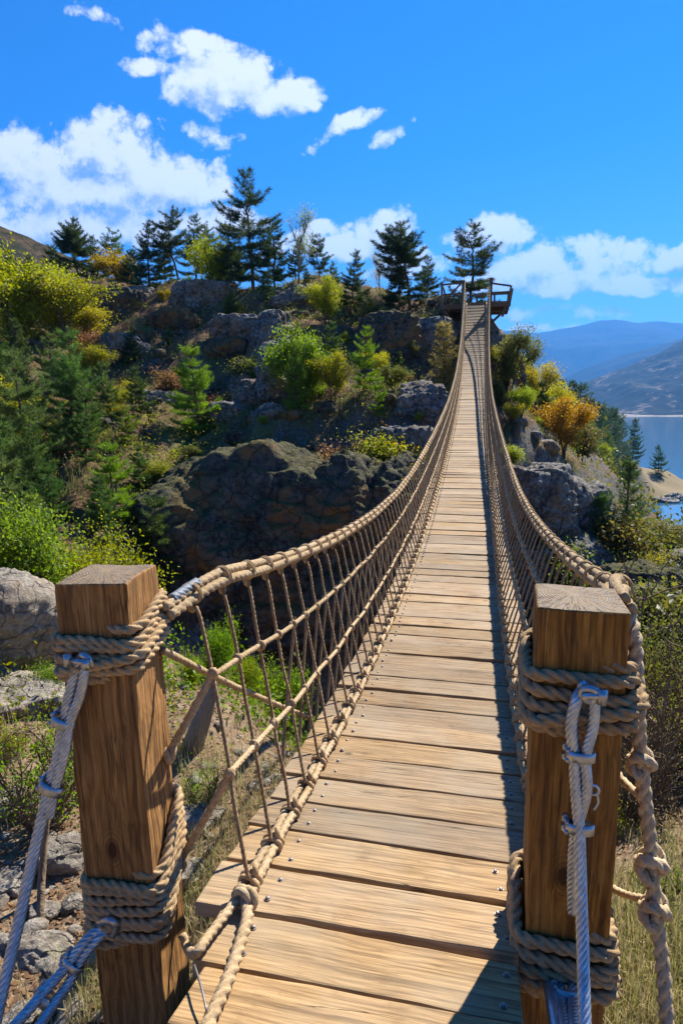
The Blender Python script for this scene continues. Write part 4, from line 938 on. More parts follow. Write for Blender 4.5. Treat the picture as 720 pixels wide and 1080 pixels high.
BUSHES = [
 ((LEAFY, 2), 50, 870, 752, 2.75, 'lg', .8, 'leafy green sprig rising behind the upper left cable'),
 ((LEAFY, 2), 20, 850, 760, 3.4, 'yg', .9, 'yellow green sprig between the left edge and the upper left cable'),
 ((LEAFY, 1), 60, 800, 742, 4.2, 'lg', .7, 'low leafy shrub beside the flat pale slab'),
 ((LEAFY, 0), 262, 770, 690, 5.2, 'yg', .6, 'yellow green shrub behind the left netting, in the middle'),
 ((LEAFY, 2), 215, 870, 800, 2.9, 'lg', .8, 'green sprig at the foot of the bleached stump'),
 ((LEAFY, 2), 690, 960, 905, 2.3, 'lg', .9, 'green weed in the straw grass right of the knotted rope'),  # kind, px, py, top, D, colour, width, label
 ((LEAFY, 0), 30, 660, 520, 7.6, 'lg', .9, 'bright green leafy shrub behind the big boulder'),
 ((LEAFY, 1), 100, 665, 560, 8.6, 'yg', .9, 'yellow green shrub right of the bright shrub, behind the left post'),
 ((LEAFY, 2), 78, 880, 735, 3.0, 'lg', .55, 'thin green sapling at the left edge of the left post'),
 ((LEAFY, 2), 18, 880, 790, 3.3, 'yg', .7, 'low yellow green sprig at the left edge in front of the pale slab'),
 ((LEAFY, 0), 235, 800, 655, 5.0, 'lg', .55, 'green shrub seen through the left netting beside the post'),
 ((LEAFY, 1), 300, 800, 700, 5.6, 'lg', .6, 'green shrub under the left edge of the deck'),
 ((LEAFY, 1), 205, 800, 690, 4.6, 'yg', .5, 'yellow green shrub just behind the left post'),
 ((DRY, 0), 690, 830, 620, 4.0, 'ol', .8, 'twiggy dry bush right of the right post'),
 ((DRY, 2), 712, 760, 640, 4.4, 'ol', .6, 'half green bush at the right edge above the dry grass'),
 ((DRY, 1), 655, 880, 730, 3.3, 'dry', .7, 'bare brown bush between the right post and the knotted rope'),
 ((DRY, 2), 640, 700, 610, 6.0, 'ol', .8, 'leafy brown bush beyond the right post'),
 ((LEAFY, 2), 640, 905, 840, 3.0, 'yg', .6, 'small green sprig at the foot of the bare brown bush'),
 ((BUSH, 0), 648, 590, 548, 20, 'ol', 1.2, 'rounded green bush at the foot of the slender spruce'),
 ((BUSH, 1), 668, 585, 545, 21, 'ol', 1.2, 'olive bush right of the slender spruce'),
 ((BUSH, 2), 690, 620, 585, 19, 'yl', 1.3, 'yellow scrub bush on the rubble slope at right'),
 ((BUSH, 0), 600, 600, 570, 19, 'ol', 1.1, 'tuft of bush clinging to the foot of the grey cliff'),
 ((BUSH, 1), 612, 528, 505, 24, 'yl', 1.3, 'yellow bush at the cliff edge above the squat conifer'),
 ((BUSH, 2), 585, 600, 575, 19.5, 'og', 1.1, 'rusty bush on the cliff below the grassy ledge'),
 ((BUSH, 0), 542, 490, 470, 22, 'yg', 1.5, 'low green bush on the ledge beside the right handrail'),
 ((BUSH, 1), 700, 580, 550, 24, 'ol', 1.4, 'dark scrub bush near the inlet'),
 ((BUSH, 2), 670, 650, 610, 15, 'ol', 1.3, 'scrub bush low on the right slope beyond the handrail'),
 ((BUSH, 0), 712, 660, 615, 14, 'ol', 1.3, 'olive bush at the right edge above the dry bush'),
 ((BUSH, 2), 395, 480, 455, 18.5, 'yg', 1.2, 'small yellow green bush on top of the dark outcrop'),
 ((BUSH, 1), 425, 495, 468, 17.5, 'yl', 1.2, 'yellow bush at the right end of the outcrop near the handrail'),
 ((BUSH, 2), 350, 490, 466, 18, 'dry', 1.2, 'brown dry bush on the outcrop ledge'),
 ((BUSH, 0), 280, 470, 440, 20, 'yg', 1.1, 'bush at the foot of the hillside clump, left side'),
 ((BUSH, 2), 135, 440, 400, 25, 'yl', 1.3, 'yellow bush spreading below the grey boulder cluster'),
 ((BUSH, 1), 120, 470, 425, 23, 'yg', 1.4, 'wide yellow green bush on the left slope between young pines'),
 ((BUSH, 2), 102, 400, 348, 30, 'rs', 1.0, 'rust red bush beside the boulder cluster'),
 ((BUSH, 2), 180, 420, 388, 26, 'rs', 1.2, 'rust red bush behind the lone bright young pine'),
 ((BUSH, 0), 250, 345, 318, 33, 'ol', 1.4, 'low dark bush at the foot of the tallest pine'),
 ((BUSH, 1), 200, 318, 292, 39, 'yg', 1.5, 'yellow bush between skyline pines on the crest'),
 ((BUSH, 0), 150, 345, 312, 38, 'ol', 1.5, 'dark scrub bush below the dense skyline pine'),
 ((BUSH, 2), 275, 325, 300, 35, 'ol', 1.6, 'dark scrub bush right at the trunk of the tallest pine'),
 ((BUSH, 1), 318, 345, 325, 31, 'yg', 1.4, 'yellow green bush beside the flat topped crest rock'),
 ((BUSH, 0), 360, 335, 308, 33, 'ol', 1.4, 'dark bush on the crest right of the bright sapling'),
 ((BUSH, 1), 70, 350, 318, 36, 'ol', 1.8, 'dark thicket under the far left skyline pine'),
 ((BUSH, 2), 230, 445, 415, 24, 'rs', 1.3, 'brown scrub right of the lone bright young pine'),
 ((BUSH, 0), 255, 410, 378, 26, 'ol', 1.3, 'dark bush left of the upright grey rock face'),
 ((BUSH, 1), 330, 430, 400, 25, 'ol', 1.2, 'dark bush behind the light green leafy tree'),
 ((BUSH, 0), 200, 500, 470, 19.5, 'ol', 1.3, 'dark bush under the lone bright young pine, left side'),
 ((BUSH, 1), 165, 520, 485, 18, 'yg', 1.3, 'yellow green bush above the left end of the outcrop'),
 ((BUSH, 2), 300, 490, 468, 18.8, 'yg', 1.2, 'low green bush on the left part of the outcrop top'),
 ((BUSH, 1), 440, 478, 450, 19.5, 'yg', 1.1, 'green bush right against the left handrail above the outcrop'),
 ((BUSH, 1), 400, 345, 318, 31, 'ol', 1.5, 'dark bush below the wispy pale tree'),
 ((BUSH, 0), 380, 400, 368, 27, 'ol', 1.4, 'dark bush under the slim dark pine'),
 ((BUSH, 2), 345, 400, 375, 27, 'yg', 1.3, 'yellow green bush under the bright sapling'),
 ((BUSH, 1), 430, 425, 395, 24, 'dry', 1.2, 'brown bush in front of the shadowed rock wall'),
 ((BUSH, 0), 460, 465, 435, 21, 'ol', 1.0, 'dark bush beside the left handrail mid span'),
 ((BUSH, 1), 40, 470, 430, 22, 'ol', 1.6, 'olive bush under the left edge trees'),
 ((BUSH, 0), 160, 560, 530, 16, 'yg', 1.1, 'bush at the left end of the dark outcrop'),
 ((BUSH, 1), 5, 480, 440, 21, 'yg', 1.4, 'green bush at the left edge mid slope'),
 ((BUSH, 2), 705, 510, 503, 200, 'ol', 3., 'strip of green scrub on the headland shore'),
 ((BUSH, 1), 660, 515, 508, 170, 'ol', 3., 'green scrub patch at the root of the rocky spit'),
 ((BUSH, 1), 694, 509, 500, 196, 'fr', 1.6, 'dark bush at the foot of the lone headland pine'),
 ((BUSH, 0), 610, 490, 480, 120, 'ol', 2.5, 'low bush on the bare headland slope')]
for (kind, px, py, top, D, c, wid, label) in BUSHES:
    plant(kind, 'shrub', 'shrub', px, py, top, D, c, label, None, wid, parts=('stems', 'foliage'))

# ------------------------------------------------------------------ the rope bridge
HWR, S_END, PITCH_B = .425, 28.55, .2005
def rail_h(s): return np.interp(s, [1.5, 2.15, 2.7, 3.6, 5, 6.6, 8.5, 12, 16, 20, 24, 28.6], [.89, .86, .835, .80, .74, .68, .65, .66, .68, .72, .8, .98])
def rail_o(s): return np.interp(s, [1.5, 2.7, 6.6, 9, 12, 16, 20, 24, 28.6], [.235, .23, .215, .205, .165, .11, .085, .08, .10])
def pxray(px, py, y):
    """where the line of sight through a photo point crosses the plane Y = y"""
    d = ray(px, py); return CAM + d * ((y - CAM[1]) / d[1])
ATT_Y = {-1: 1.54, 1: 1.60}
ATT = {-1: pxray(171, 648, 1.54), 1: pxray(652, 632, 1.60)}
def rail_p(side, s, f=1.):
    """point of the side netting: f = 1 on the handrail, 0 at the foot rope"""
    s = np.asarray(s, float)
    P = np.stack([side * (HWR + rail_o(s) * f), s, deck_z(s) + .045 + (rail_h(s) - .045) * f], -1)
    u = np.clip((2.15 - s) / .55, 0, 1); u = (u * u * (3 - 2 * u))[..., None] * f ** 8
    return P * (1 - u) + (ATT[side] + (s[..., None] - ATT_Y[side]) * np.array([0, 1., 0])) * u

bridge = empty('suspension_bridge', 'long wooden plank footbridge hung on tan rope handrails and netting, rising to the platform', 'footbridge', (0, 2, 0))
bridge_off = Vector((0, -2, 0))
def bpart(mb, name, mat, parent=None, smooth=True):
    o = mb.build(name, mat, parent or bridge, smooth)
    if parent is None: o.location = bridge_off
    return o
bolt = MB()
for k in range(1): 
    tube(bolt, [(0, 0, 0), (0, 0, .002)], .0095, 12); tube(bolt, [(0, 0, .002), (0, 0, .007), (0, 0, .0085)], [.006, .0056, .003], 8)
bolt_me = bolt.mesh('bolt', M_BOLT, False)
n_pl = int((S_END - 1.02) / PITCH_B); far_b = MB(); far_bolts = MB()
for k in range(n_pl):
    s = 1.085 + k * PITCH_B + rng.normal(0, .002); wdt = PITCH_B - .0135 + rng.normal(0, .003)
    z = float(deck_z(s)); sl = math.atan2(float(deck_z(s + .05) - deck_z(s - .05)), .1)
    x0 = -.555 + rng.normal(0, .008); x1 = .555 + rng.normal(0, .008)
    if s < 1.75: x1 = .325 + rng.normal(0, .004)
    if s < 1.36: x0 = -.472 + rng.normal(0, .004)
    if s < 1.2: x0 = -.43
    L = x1 - x0; near = k < 30
    cup = rng.normal(0, .003); tw = rng.normal(0, .004)
    def warp(P, cup=cup, tw=tw, L=L, wdt=wdt):
        P = P.copy(); P[:, 2] += cup * (2 * P[:, 1] / wdt) ** 2 + tw * (P[:, 0] / L) * (P[:, 1] / wdt) * 4; return P
    bm = bevel_box((L, wdt, .042), .006, 2, (14 if near else 3, 3 if near else 1, 1), .0035 if near else .002, k, warp)
    loc = Vector(((x0 + x1) / 2, s - 2 + 0, z - .021 + rng.normal(0, .0025)))
    rot = Matrix.Rotation(rng.normal(0, .004), 4, 'Z') @ Matrix.Rotation(sl, 4, 'X')
    if k < 100:
        o = bm_obj(bm, 'plank', M_DECK, bridge, smooth=False); o.matrix_local = Matrix.Translation(loc) @ rot
        if k < 26:
            for bx in (-.352, .352):
                for by in (-.048, .05):
                    if bx > 0 and s < 1.75: bx_ = .285
                    else: bx_ = bx
                    b = link('bolt', bolt_me, o); b.location = (bx_ - loc.x + rng.normal(0, .006), by + rng.normal(0, .006), .0205)
        else:
            for bx in (-.352, .352):
                for by in (-.048, .05):
                    p = (Matrix.Translation(loc) @ rot) @ Vector((bx - loc.x, by, .021)); tube(far_bolts, [p, p + Vector((0, 0, .009))], .011, 5)
    else:
        T = Matrix.Translation(loc) @ rot
        far_b.add([tuple(T @ v.co) for v in bm.verts], None, None)
        base = far_b.nv - len(bm.verts); bm.verts.index_update()
        for f in bm.faces:
            ids = [v.index + base for v in f.verts]
            if len(ids) == 4: far_b.q.append(np.array([ids]))
            else:
                for q in range(1, len(ids) - 1): far_b.t.append(np.array([[ids[0], ids[q], ids[q + 1]]]))
        bm.free()
o = far_b.build('decking', M_DECK, bridge, False); tag(o, kind='stuff')
o = far_bolts.build('bolts', M_BOLT, bridge, False); tag(o, kind='stuff')
# steel carrying cables under the boards
for x in (-.40, .40):
    ss = np.linspace(1.05, S_END, 90); mb = MB(); tube(mb, np.stack([0 * ss + x, ss, deck_z(ss) - .060], 1), .016, 8); bpart(mb, 'carrying_cable', M_STEEL)
for x in (-.30, .30):
    ss = np.linspace(1.05, S_END, 90); mb = MB()
    for a_, b_ in zip(ss[:-1], ss[1:]): bar(mb, (x, a_, float(deck_z(a_)) - .075), (x, b_, float(deck_z(b_)) - .075), .05, .06)
    bpart(mb, 'stringer', M_OLDWOOD, smooth=False)

hang_s = [1.72 + k * PITCH_B for k in range(int((S_END - 1.9) / PITCH_B))]
S0 = {-1: 1.70, 1: 1.78}
for side in (-1, 1):
    # handrail: two ropes and a steel cable bound together, ending at the post
    sA = np.concatenate([np.linspace(1.55, 2.2, 14)[:-1], np.linspace(2.2, S_END, 210)]); base = rail_p(side, sA)
    n_near = 9.0
    rail = None
    for q, (dx, dz_, rad) in enumerate([(-.017, -.008, .0185), (.017, -.010, .0185), (.0, .018, .017)]):
        pts = base + np.stack([0 * sA + dx * side + .002 * np.sin(sA * 4 + q), 0 * sA, 0 * sA + dz_ + .002 * np.sin(sA * 5 + 2 * q)], 1)
        mb = MB(); ne = sA < n_near
        rope(mb, pts[ne], rad, 3, 12, ds=.012, pitch=.11); kf = np.argmin(ne) - 1
        rope(mb, pts[kf:], rad, 0, 6, ds=.12)
        if rail is None: rail = bpart(mb, 'handrail', M_ROPE)
        else: bpart(mb, 'handrail_rope', M_ROPE, rail)
    cb = MB(); s2 = np.linspace(1.60, 1.76, 8); P = rail_p(side, s2) + np.array([0, 0, .026]); rope(cb, P, .0165, 5, 30, pitch=.12, c=.61, ds=.006)
    if side < 0: bpart(cb, 'handrail_cable', M_DULL, rail)
    lash = MB()
    for k, s in enumerate(hang_s):
        if k == 0 and side > 0: continue
        p = rail_p(side, s); tg = rail_p(side, s + .05) - rail_p(side, s - .05); far = s > 10
        lb = MB() if k < 50 else lash
        for e in ((-.008, .008) if not far else (0,)): torus(lb, p + np.array([0, e, .002]), tg + rng.normal(0, .008, 3), .0335, .0048 if not far else .010, 16 if s < 6 else 8, 6 if s < 6 else 4)
        if s < 7: torus(lb, p + np.array([0, 0, -.042]), (1, 0, .2), .012, .009, 10, 6)
        if k < 50: bpart(lb, 'lashing', M_ROPE_WRAP, rail)
    tag(bpart(lash, 'lashings', M_ROPE_WRAP, rail), kind='stuff')
    # two horizontal net ropes and the doubled foot rope
    for f in (.66, .335):
        ss = np.linspace(S0[side] if side > 0 else (1.62 if f > .5 else 1.54), S_END, 200); P = rail_p(side, ss, f); P[:, 0] += .004 * np.sin(ss * 9); P[:, 2] += .004 * np.sin(ss * 7 + f * 9)
        mb = MB(); ne = ss < 7; rope(mb, P[ne], .0108, 3, 12, ds=.010, pitch=.07); rope(mb, P[np.argmin(ne) - 1:], .0112, 0, 5, ds=.12)
        o = bpart(mb, 'net_rope', M_ROPE); kn = MB()
        for k, s in enumerate(hang_s):
            c = rail_p(side, s - .26 * (1 - f), f)
            if s - .26 * (1 - f) < (S0[side] if side > 0 else 1.5): continue
            kb = MB() if k < 26 else kn
            if s < 7:
                torus(kb, c, (1, .3 * rng.normal(), .5 * rng.normal()), .011, .0095, 9, 6); torus(kb, c + rng.normal(0, .003, 3), (.3, 1, 0), .013, .008, 9, 6)
            else: tube(kb, [c - [0, 0, .02], c, c + [0, 0, .02]], [.008, .022, .008], 5)
            if k < 26: bpart(kb, 'knot', M_ROPE_WRAP, o)
        tag(bpart(kn, 'knots', M_ROPE_WRAP, o), kind='stuff')
    for off, nm in ((-.014, 'foot_rope'), (.015, 'foot_rope')):
        ss = np.linspace(1.62 if side > 0 else 1.43, S_END, 220)
        P = np.stack([side * (HWR + .0 * ss) + off + .004 * np.sin(ss * 11 + off * 300), ss, deck_z(ss) + .022 + .003 * np.sin(ss * 8)], 1)
        mb = MB(); ne = ss < 7; rope(mb, P[ne], .0152, 3, 12, ds=.011, pitch=.10); rope(mb, P[np.argmin(ne) - 1:], .016, 0, 5, ds=.12)
        fo = bpart(mb, nm, M_ROPE)
    kn = MB()
    for k, s in enumerate(hang_s):
        sb = s - .24
        if sb < 1.44: continue
        c = np.array([side * HWR, sb, float(deck_z(sb)) + .024]); kb = MB() if k < 50 else kn
        if sb < 8:
            for e in (-.012, .010): torus(kb, c + np.array([0, e, 0]), (.25 * rng.normal(), 1, 0), .030, .0085, 14, 6, (1.0, .72))
            torus(kb, c + np.array([side * -.012, .012, .026]), (1, .4, 0), .013, .0095, 9, 6)
        else: torus(kb, c, (0, 1, 0), .031, .012, 8, 4)
        if k < 50: bpart(kb, 'lashing', M_ROPE_WRAP, fo)
    tag(bpart(kn, 'lashings', M_ROPE_WRAP, fo), kind='stuff')
    # hangers: near ones separately, the far ones as one netting
    far = MB(); near_r = lambda s: .0072 if s < 12 else .0058
    for k, s in enumerate(hang_s):
        ff = np.linspace(1, 0, 9); P = np.stack([rail_p(side, s - .26 * (1 - f), f) for f in ff]); P += rng.normal(0, .0018, P.shape); P[0, 2] -= .03
        if P[-1][1] < 1.35: P[-1] = rail_p(side, 1.40, .0)
        if k < 50:
            mb = MB(); rope(mb, smooth_path(P, 4), .0074, 3 if k < 22 else 0, 9 if k < 22 else 6, ds=.008 if k < 22 else .06, pitch=.055)
            bpart(mb, 'hanger_rope', M_ROPE_DK)
        else: tube(far, P[::2], .0095, 4, caps=False)
        if k > (3 if side < 0 else 40):   # thin ties from the upper net rope down to the outer edge of the deck
            A = rail_p(side, s, .68) + np.array([side * .01, 0, 0]); Bp = np.array([side * .57, s - .30 + rng.normal(0, .03), float(deck_z(s - .3)) - .02])
            tube(far, [A, (A + Bp) / 2 + rng.normal(0, .006, 3), Bp], near_r(s), 5, caps=False)
    o = bpart(far, 'netting', M_ROPE_DK); tag(o, kind='stuff')
# slack ends of the net at the left post
A = pxray(172, 686, 1.56); Bq = pxray(326, 757, 2.72); mb = MB(); rope(mb, smooth_path([A, A * .6 + Bq * .4 + [0, 0, -.012], Bq], 10), .0125, 3, 12, ds=.01, pitch=.08); bpart(mb, 'brace_rope', M_ROPE)
for f, (px, py) in ((.66, (176, 797)), (.335, (188, 911))):
    A = pxray(px, py, 1.55); mb = MB(); e_ = 1.63 if f > .5 else 1.55; P = smooth_path([A, A * .5 + rail_p(-1, e_, f) * .5 + [0, 0, -.004], rail_p(-1, e_, f)], 6); rope(mb, P, .0135, 3, 12, ds=.01, pitch=.08)
    torus(mb, A + [.005, 0, 0], (1, .5, .3), .017, .012, 12, 6); torus(mb, A + [.016, .01, .008], (1, .5, -.2), .016, .011, 12, 6); bpart(mb, 'net_rope', M_ROPE)
def on_deck(px, py, h=.02):
    d = ray(px, py)
    for tt in np.linspace(.4, 6, 6000):
        p = CAM + d * tt
        if p[2] < float(deck_z(p[1])) + h: return p
P = np.array([on_deck(259, 948), on_deck(261, 968), on_deck(252, 1000), on_deck(240, 1035), on_deck(222, 1075), on_deck(205, 1120)])
mb = MB(); rope(mb, smooth_path(P, 8), .0175, 3, 18, ds=.008, pitch=.095); bpart(mb, 'foot_rope', M_ROPE)
P = np.array([on_deck(256, 943), on_deck(240, 962), on_deck(222, 985), on_deck(206, 1005), pxray(198, 1000, 1.42), pxray(192, 985, 1.45)])
mb = MB(); rope(mb, smooth_path(P, 8), .0135, 3, 15, ds=.008, pitch=.08)
for e in ((259, 944), (262, 948), (256, 948)): torus(mb, on_deck(*e, .03), (.4, 1, .2 * rng.normal()), .024, .011, 14, 6)
bpart(mb, 'foot_rope', M_ROPE)
mb = MB(); tube(mb, smooth_path([on_deck(205, 1018, .03), on_deck(212, 1040, .035), on_deck(218, 1066, .03)], 5), .0028, 6); bpart(mb, 'wire_tie', M_BOLT)

# ------------------------------------------------------------------ entrance posts
def make_post(x, y, ang, ztop, zbot, size, label, seed, wraps, lean=0.):
    root = empty('wooden_post', label, 'post', (x, y, zbot)); root.rotation_euler = (0, lean, ang)
    H = ztop - zbot
    def warp(P):
        P = P.copy(); tz = P[:, 2] / H
        P[:, 0] += .003 * np.sin(P[:, 2] * 5 + seed); P[:, 1] += .003 * np.sin(P[:, 2] * 4 + 2 * seed); return P
    bm = bevel_box((size, size, H), .0075, 3, (6, 6, 60), .006, seed, warp)
    o = bm_obj(bm, 'timber', M_POST, root, smooth=False); o.location = (0, 0, H / 2)
    for (zc, turns, rad, tilt_amp, tilt_dir, cross) in wraps:
        half = size / 2 + rad * .9; n = turns * 72
        a = np.linspace(0, turns * 2 * math.pi, n) - 1.2
        nn = 9; c_, s_ = np.cos(a), np.sin(a); r = (np.abs(c_) ** nn + np.abs(s_) ** nn) ** (-1 / nn)
        r = r * half; rmax = half * 1.27; r = np.minimum(r, rmax)
        zz = zc + (turns / 2 - a / (2 * math.pi)) * rad * 1.93
        bulge = rad * .55 * np.sin(a * .5 + 1) ** 2 + rad * .35 * vnoise(np.stack([a * .7, 0 * a + seed, 0 * a], 1))
        r = r + np.maximum(bulge, 0) * .9
        zz = zz + rad * .75 * vnoise(np.stack([a * .9, 0 * a + seed + 5, 0 * a], 1)) + tilt_amp * np.maximum(0, np.cos(a - tilt_dir)) ** 1.6
        ends = np.minimum(np.arange(n), np.arange(n)[::-1]) / 9.; r = r - 2.4 * rad * np.clip(1 - ends, 0, 1)
        mb = MB(); rope(mb, np.stack([r * c_, r * s_, zz - zbot], 1), rad, 3, 18, ds=rad * .42, pitch=rad * 6.2, c=.535)
        if cross:   # a last turn laid slantwise over the others
            a = np.linspace(-2.5, .95, 60); c_, s_ = np.cos(a), np.sin(a); r = (np.abs(c_) ** nn + np.abs(s_) ** nn) ** (-1 / nn) ; r = np.minimum(r, 1.24) * (half + rad * 1.3); r = r - 2.4 * rad * np.clip(1 - np.minimum(np.arange(60), np.arange(60)[::-1]) / 6., 0, 1)
            zz = zc + np.linspace(-.75, .95, 60) * turns * rad * cross
            rope(mb, np.stack([r * c_, r * s_, zz - zbot], 1), rad, 3, 18, ds=rad * .42, pitch=rad * 6.2, c=.535)
        fz = MB()   # loose fibres
        for q in range(130):
            aa = rng.uniform(0, 6.28); rr2 = half * min((abs(math.cos(aa)) ** nn + abs(math.sin(aa)) ** nn) ** (-1 / nn), 1.29) + rad * .95
            p = np.array([rr2 * math.cos(aa), rr2 * math.sin(aa), zc - zbot + rng.uniform(-1, 1) * turns * rad * .9]); dv = rng.normal(0, 1, 3); dv += 1.2 * np.array([math.cos(aa), math.sin(aa), 0])
            dv *= .012 * rng.uniform(.4, 1.5) / np.linalg.norm(dv); tube(fz, [p, p + dv * .6 + rng.normal(0, .002, 3), p + dv], [.0005, .0004, .0002], 3, caps=False)
        b = mb.build('rope_lashing', M_ROPE_WRAP, root); tag(fz.build('loose_fibres', M_ROPE, b), kind='stuff')
    return root
left_post = make_post(-.772, 1.476, .124, 1.007, -.75, .2, 'square timber post with weathered top at the left of the bridge entrance', 3,
    [(.805, 5, .0148, .05, .75, .8), (.030, 8, .0145, .14, .9, 0)], -.0245)
right_post = make_post(.438, 1.513, -.04, .999, -.55, .2, 'square timber post with cracked top at the right of the bridge entrance', 8,
    [(.775, 5, .0165, .02, 1.8, .85), (.06, 5, .0175, .06, 2.3, 0)])

# ------------------------------------------------------------------ steel anchor cables with clamps
def clamp(parent, c, tg, side, sz=1.):
    tg = np.asarray(tg, float) / np.linalg.norm(tg); side = np.asarray(side, float); side -= tg * (side @ tg); side /= np.linalg.norm(side); nrm = np.cross(side, tg)
    mb = MB(); n = 24; th = np.linspace(0, 2 * math.pi, n, endpoint=False)
    prof = [(-.015, .92), (-.013, 1.08), (.013, 1.08), (.015, .92)]   # the saddle band round both strands
    V = []
    for (zz, k) in prof:
        for a in th: V.append(c + tg * zz * sz + side * math.cos(a) * .036 * k * sz + nrm * math.sin(a) * .0215 * k * sz)
    Q = [(i * n + j, i * n + (j + 1) % n, (i + 1) * n + (j + 1) % n, (i + 1) * n + j) for i in range(3) for j in range(n)]
    mb.add(V, Q)
    o = mb.build('cable_clamp', M_CLAMP, parent, True)
    nb = MB(); b0 = c - side * .036 * sz
    for e in (-.011, .011):
        p = b0 + tg * e * sz * 1.3; tube(nb, [p - nrm * .012 * sz, p + nrm * .036 * sz], .006 * sz, 8)
    nb.build('u_bolt', M_CLAMP, o)
    for e in (-.011, .011):
        mb2 = MB(); p = b0 + tg * e * sz * 1.3; tube(mb2, [p + nrm * .012 * sz, p + nrm * .027 * sz], .0125 * sz, 6); mb2.build('nut', M_CLAMP, o, False)
    return o
def cable_thing(name, label, mains, tails, clamps, rad, loop=None):
    root = empty(name, label, 'steel cable', (0, 0, 0))
    for nm, P, r in mains + tails:
        mb = MB(); rope(mb, smooth_path(P, 10), r * 1.1, 7, 42, pitch=r * 8.5, c=.735, ds=r * .35); mb.build(nm, M_STEEL, root)
    for (c, tg, sd_, sz) in clamps: clamp(root, np.array(c), tg, sd_, sz)
    return root
R3 = np.array([1., 0, 0])
# right post: loop out of the upper lashing, straight down the front of the post
yf = 1.385
A0, A1 = pxray(614, 722, 1.375), pxray(618, 745, 1.36)
lp, rp_ = pxray(604, 752, 1.36), pxray(628, 752, 1.36)
m1 = [pxray(618, 722, 1.39), pxray(608, 738, 1.358), pxray(602, 765, 1.355), pxray(605, 798, 1.352), pxray(607, 835, 1.345), pxray(610, 873, 1.335), pxray(612, 930, 1.30), pxray(614, 1000, 1.24), pxray(616, 1075, 1.15), pxray(618, 1130, 1.08)]
m2 = [pxray(612, 720, 1.375), pxray(625, 735, 1.355), pxray(625, 765, 1.352), pxray(617, 798, 1.346), pxray(618, 835, 1.342), pxray(606, 880, 1.352), pxray(603, 925, 1.36), pxray(603, 962, 1.365)]
rc = cable_thing('steel_cable', 'galvanised steel cable looped and clamped down the front of the right post', [('cable_strand', m1, .0125)], [('cable_strand', m2, .0115)],
    [(pxray(612, 797, 1.350), (0, -.05, -1), (1, 0, 0), .82), (pxray(611, 873, 1.343), (0, -.1, -1), (1, 0, 0), .82)], .0125)
mb = MB(); c = pxray(622, 733, 1.35); torus(mb, c, (.3, 1, .3), .018, .010, 14, 8)
tube(mb, [c + [-.02, -.012, 0], c + [.032, -.014, .008]], .008, 8); tube(mb, [c + [.022, -.012, -.012], c + [.022, -.012, .02]], .012, 6); mb.build('shackle', M_CLAMP, rc)
mb = MB(); c = pxray(625, 833, 1.34)
torus(mb, c, (.2, 1, 0), .012, .0035, 12, 5); tube(mb, smooth_path([c + [.008, 0, -.005], c + [.012, 0, -.03], c + [.004, 0, -.05]], 4), .003, 5); mb.build('wire_tie', M_STEEL, rc)
l1 = [pxray(590, 1035, 1.40), pxray(592, 1060, 1.33), pxray(596, 1090, 1.22), pxray(600, 1130, 1.1)]
l2 = [pxray(604, 1035, 1.40), pxray(604, 1060, 1.33), pxray(606, 1090, 1.22), pxray(610, 1130, 1.1)]
cable_thing('steel_cable', 'short steel cable leaving the lower lashing of the right post', [('cable_strand', l1, .0125)], [('cable_strand', l2, .0125)], [(pxray(598, 1048, 1.36), (0, -.4, -1), (1, 0, 0), .8)], .0125)
# left post
k1 = [pxray(97, 682, 1.37), pxray(86, 697, 1.345), pxray(76, 725, 1.335), pxray(68, 762, 1.325), pxray(62, 795, 1.31), pxray(52, 832, 1.29), pxray(36, 900, 1.24), pxray(17, 985, 1.16), pxray(-4, 1075, 1.06), pxray(-20, 1140, .98)]
k2 = [pxray(92, 684, 1.36), pxray(90, 708, 1.335), pxray(84, 735, 1.328), pxray(74, 762, 1.318), pxray(68, 797, 1.303), pxray(58, 832, 1.285), pxray(52, 862, 1.27)]
lc = cable_thing('steel_cable', 'upper galvanised steel cable running from the left post down past the left edge', [('cable_strand', k1, .0140)], [('cable_strand', k2, .0125)],
    [(pxray(67, 762, 1.322), (-.3, -.15, -1), (1, 0, -.1), .92), (pxray(54, 831, 1.288), (-.35, -.2, -1), (1, 0, -.1), .92)], .014)
mb = MB(); c = pxray(91, 697, 1.33); torus(mb, c, (.3, 1, .3), .018, .010, 14, 8)
tube(mb, [c + [-.045, -.012, .004], c + [.02, -.014, .0]], .008, 8); tube(mb, [c + [-.045, -.012, -.012], c + [-.045, -.012, .02]], .012, 6); tube(mb, [c + [.014, -.02, -.013], c + [.014, -.02, .014]], .012, 6); mb.build('shackle', M_CLAMP, lc)
j1 = [pxray(120, 975, 1.375), pxray(106, 980, 1.35), pxray(90, 993, 1.32), pxray(68, 1022, 1.27), pxray(48, 1045, 1.22), pxray(22, 1075, 1.15), pxray(-20, 1120, 1.03)]
j2 = [pxray(118, 978, 1.37), pxray(104, 990, 1.335), pxray(86, 1012, 1.30), pxray(72, 1038, 1.26), pxray(58, 1058, 1.215), pxray(40, 1085, 1.15), pxray(4, 1130, 1.03)]
jc = cable_thing('steel_cable', 'lower galvanised steel cable from the lower lashing of the left post', [('cable_strand', j1, .0135)], [('cable_strand', j2, .0135)],
    [(pxray(77, 1018, 1.285), (-.6, -.3, -.8), (.6, 0, -.8), .85), (pxray(50, 1055, 1.215), (-.6, -.3, -.8), (.6, 0, -.8), .9)], .0135)
mb = MB(); tube(mb, smooth_path([pxray(104, 972, 1.355), pxray(116, 970, 1.34), pxray(124, 977, 1.345), pxray(120, 986, 1.35)], 6), .011, 10); mb.build('shackle', M_CLAMP, jc)

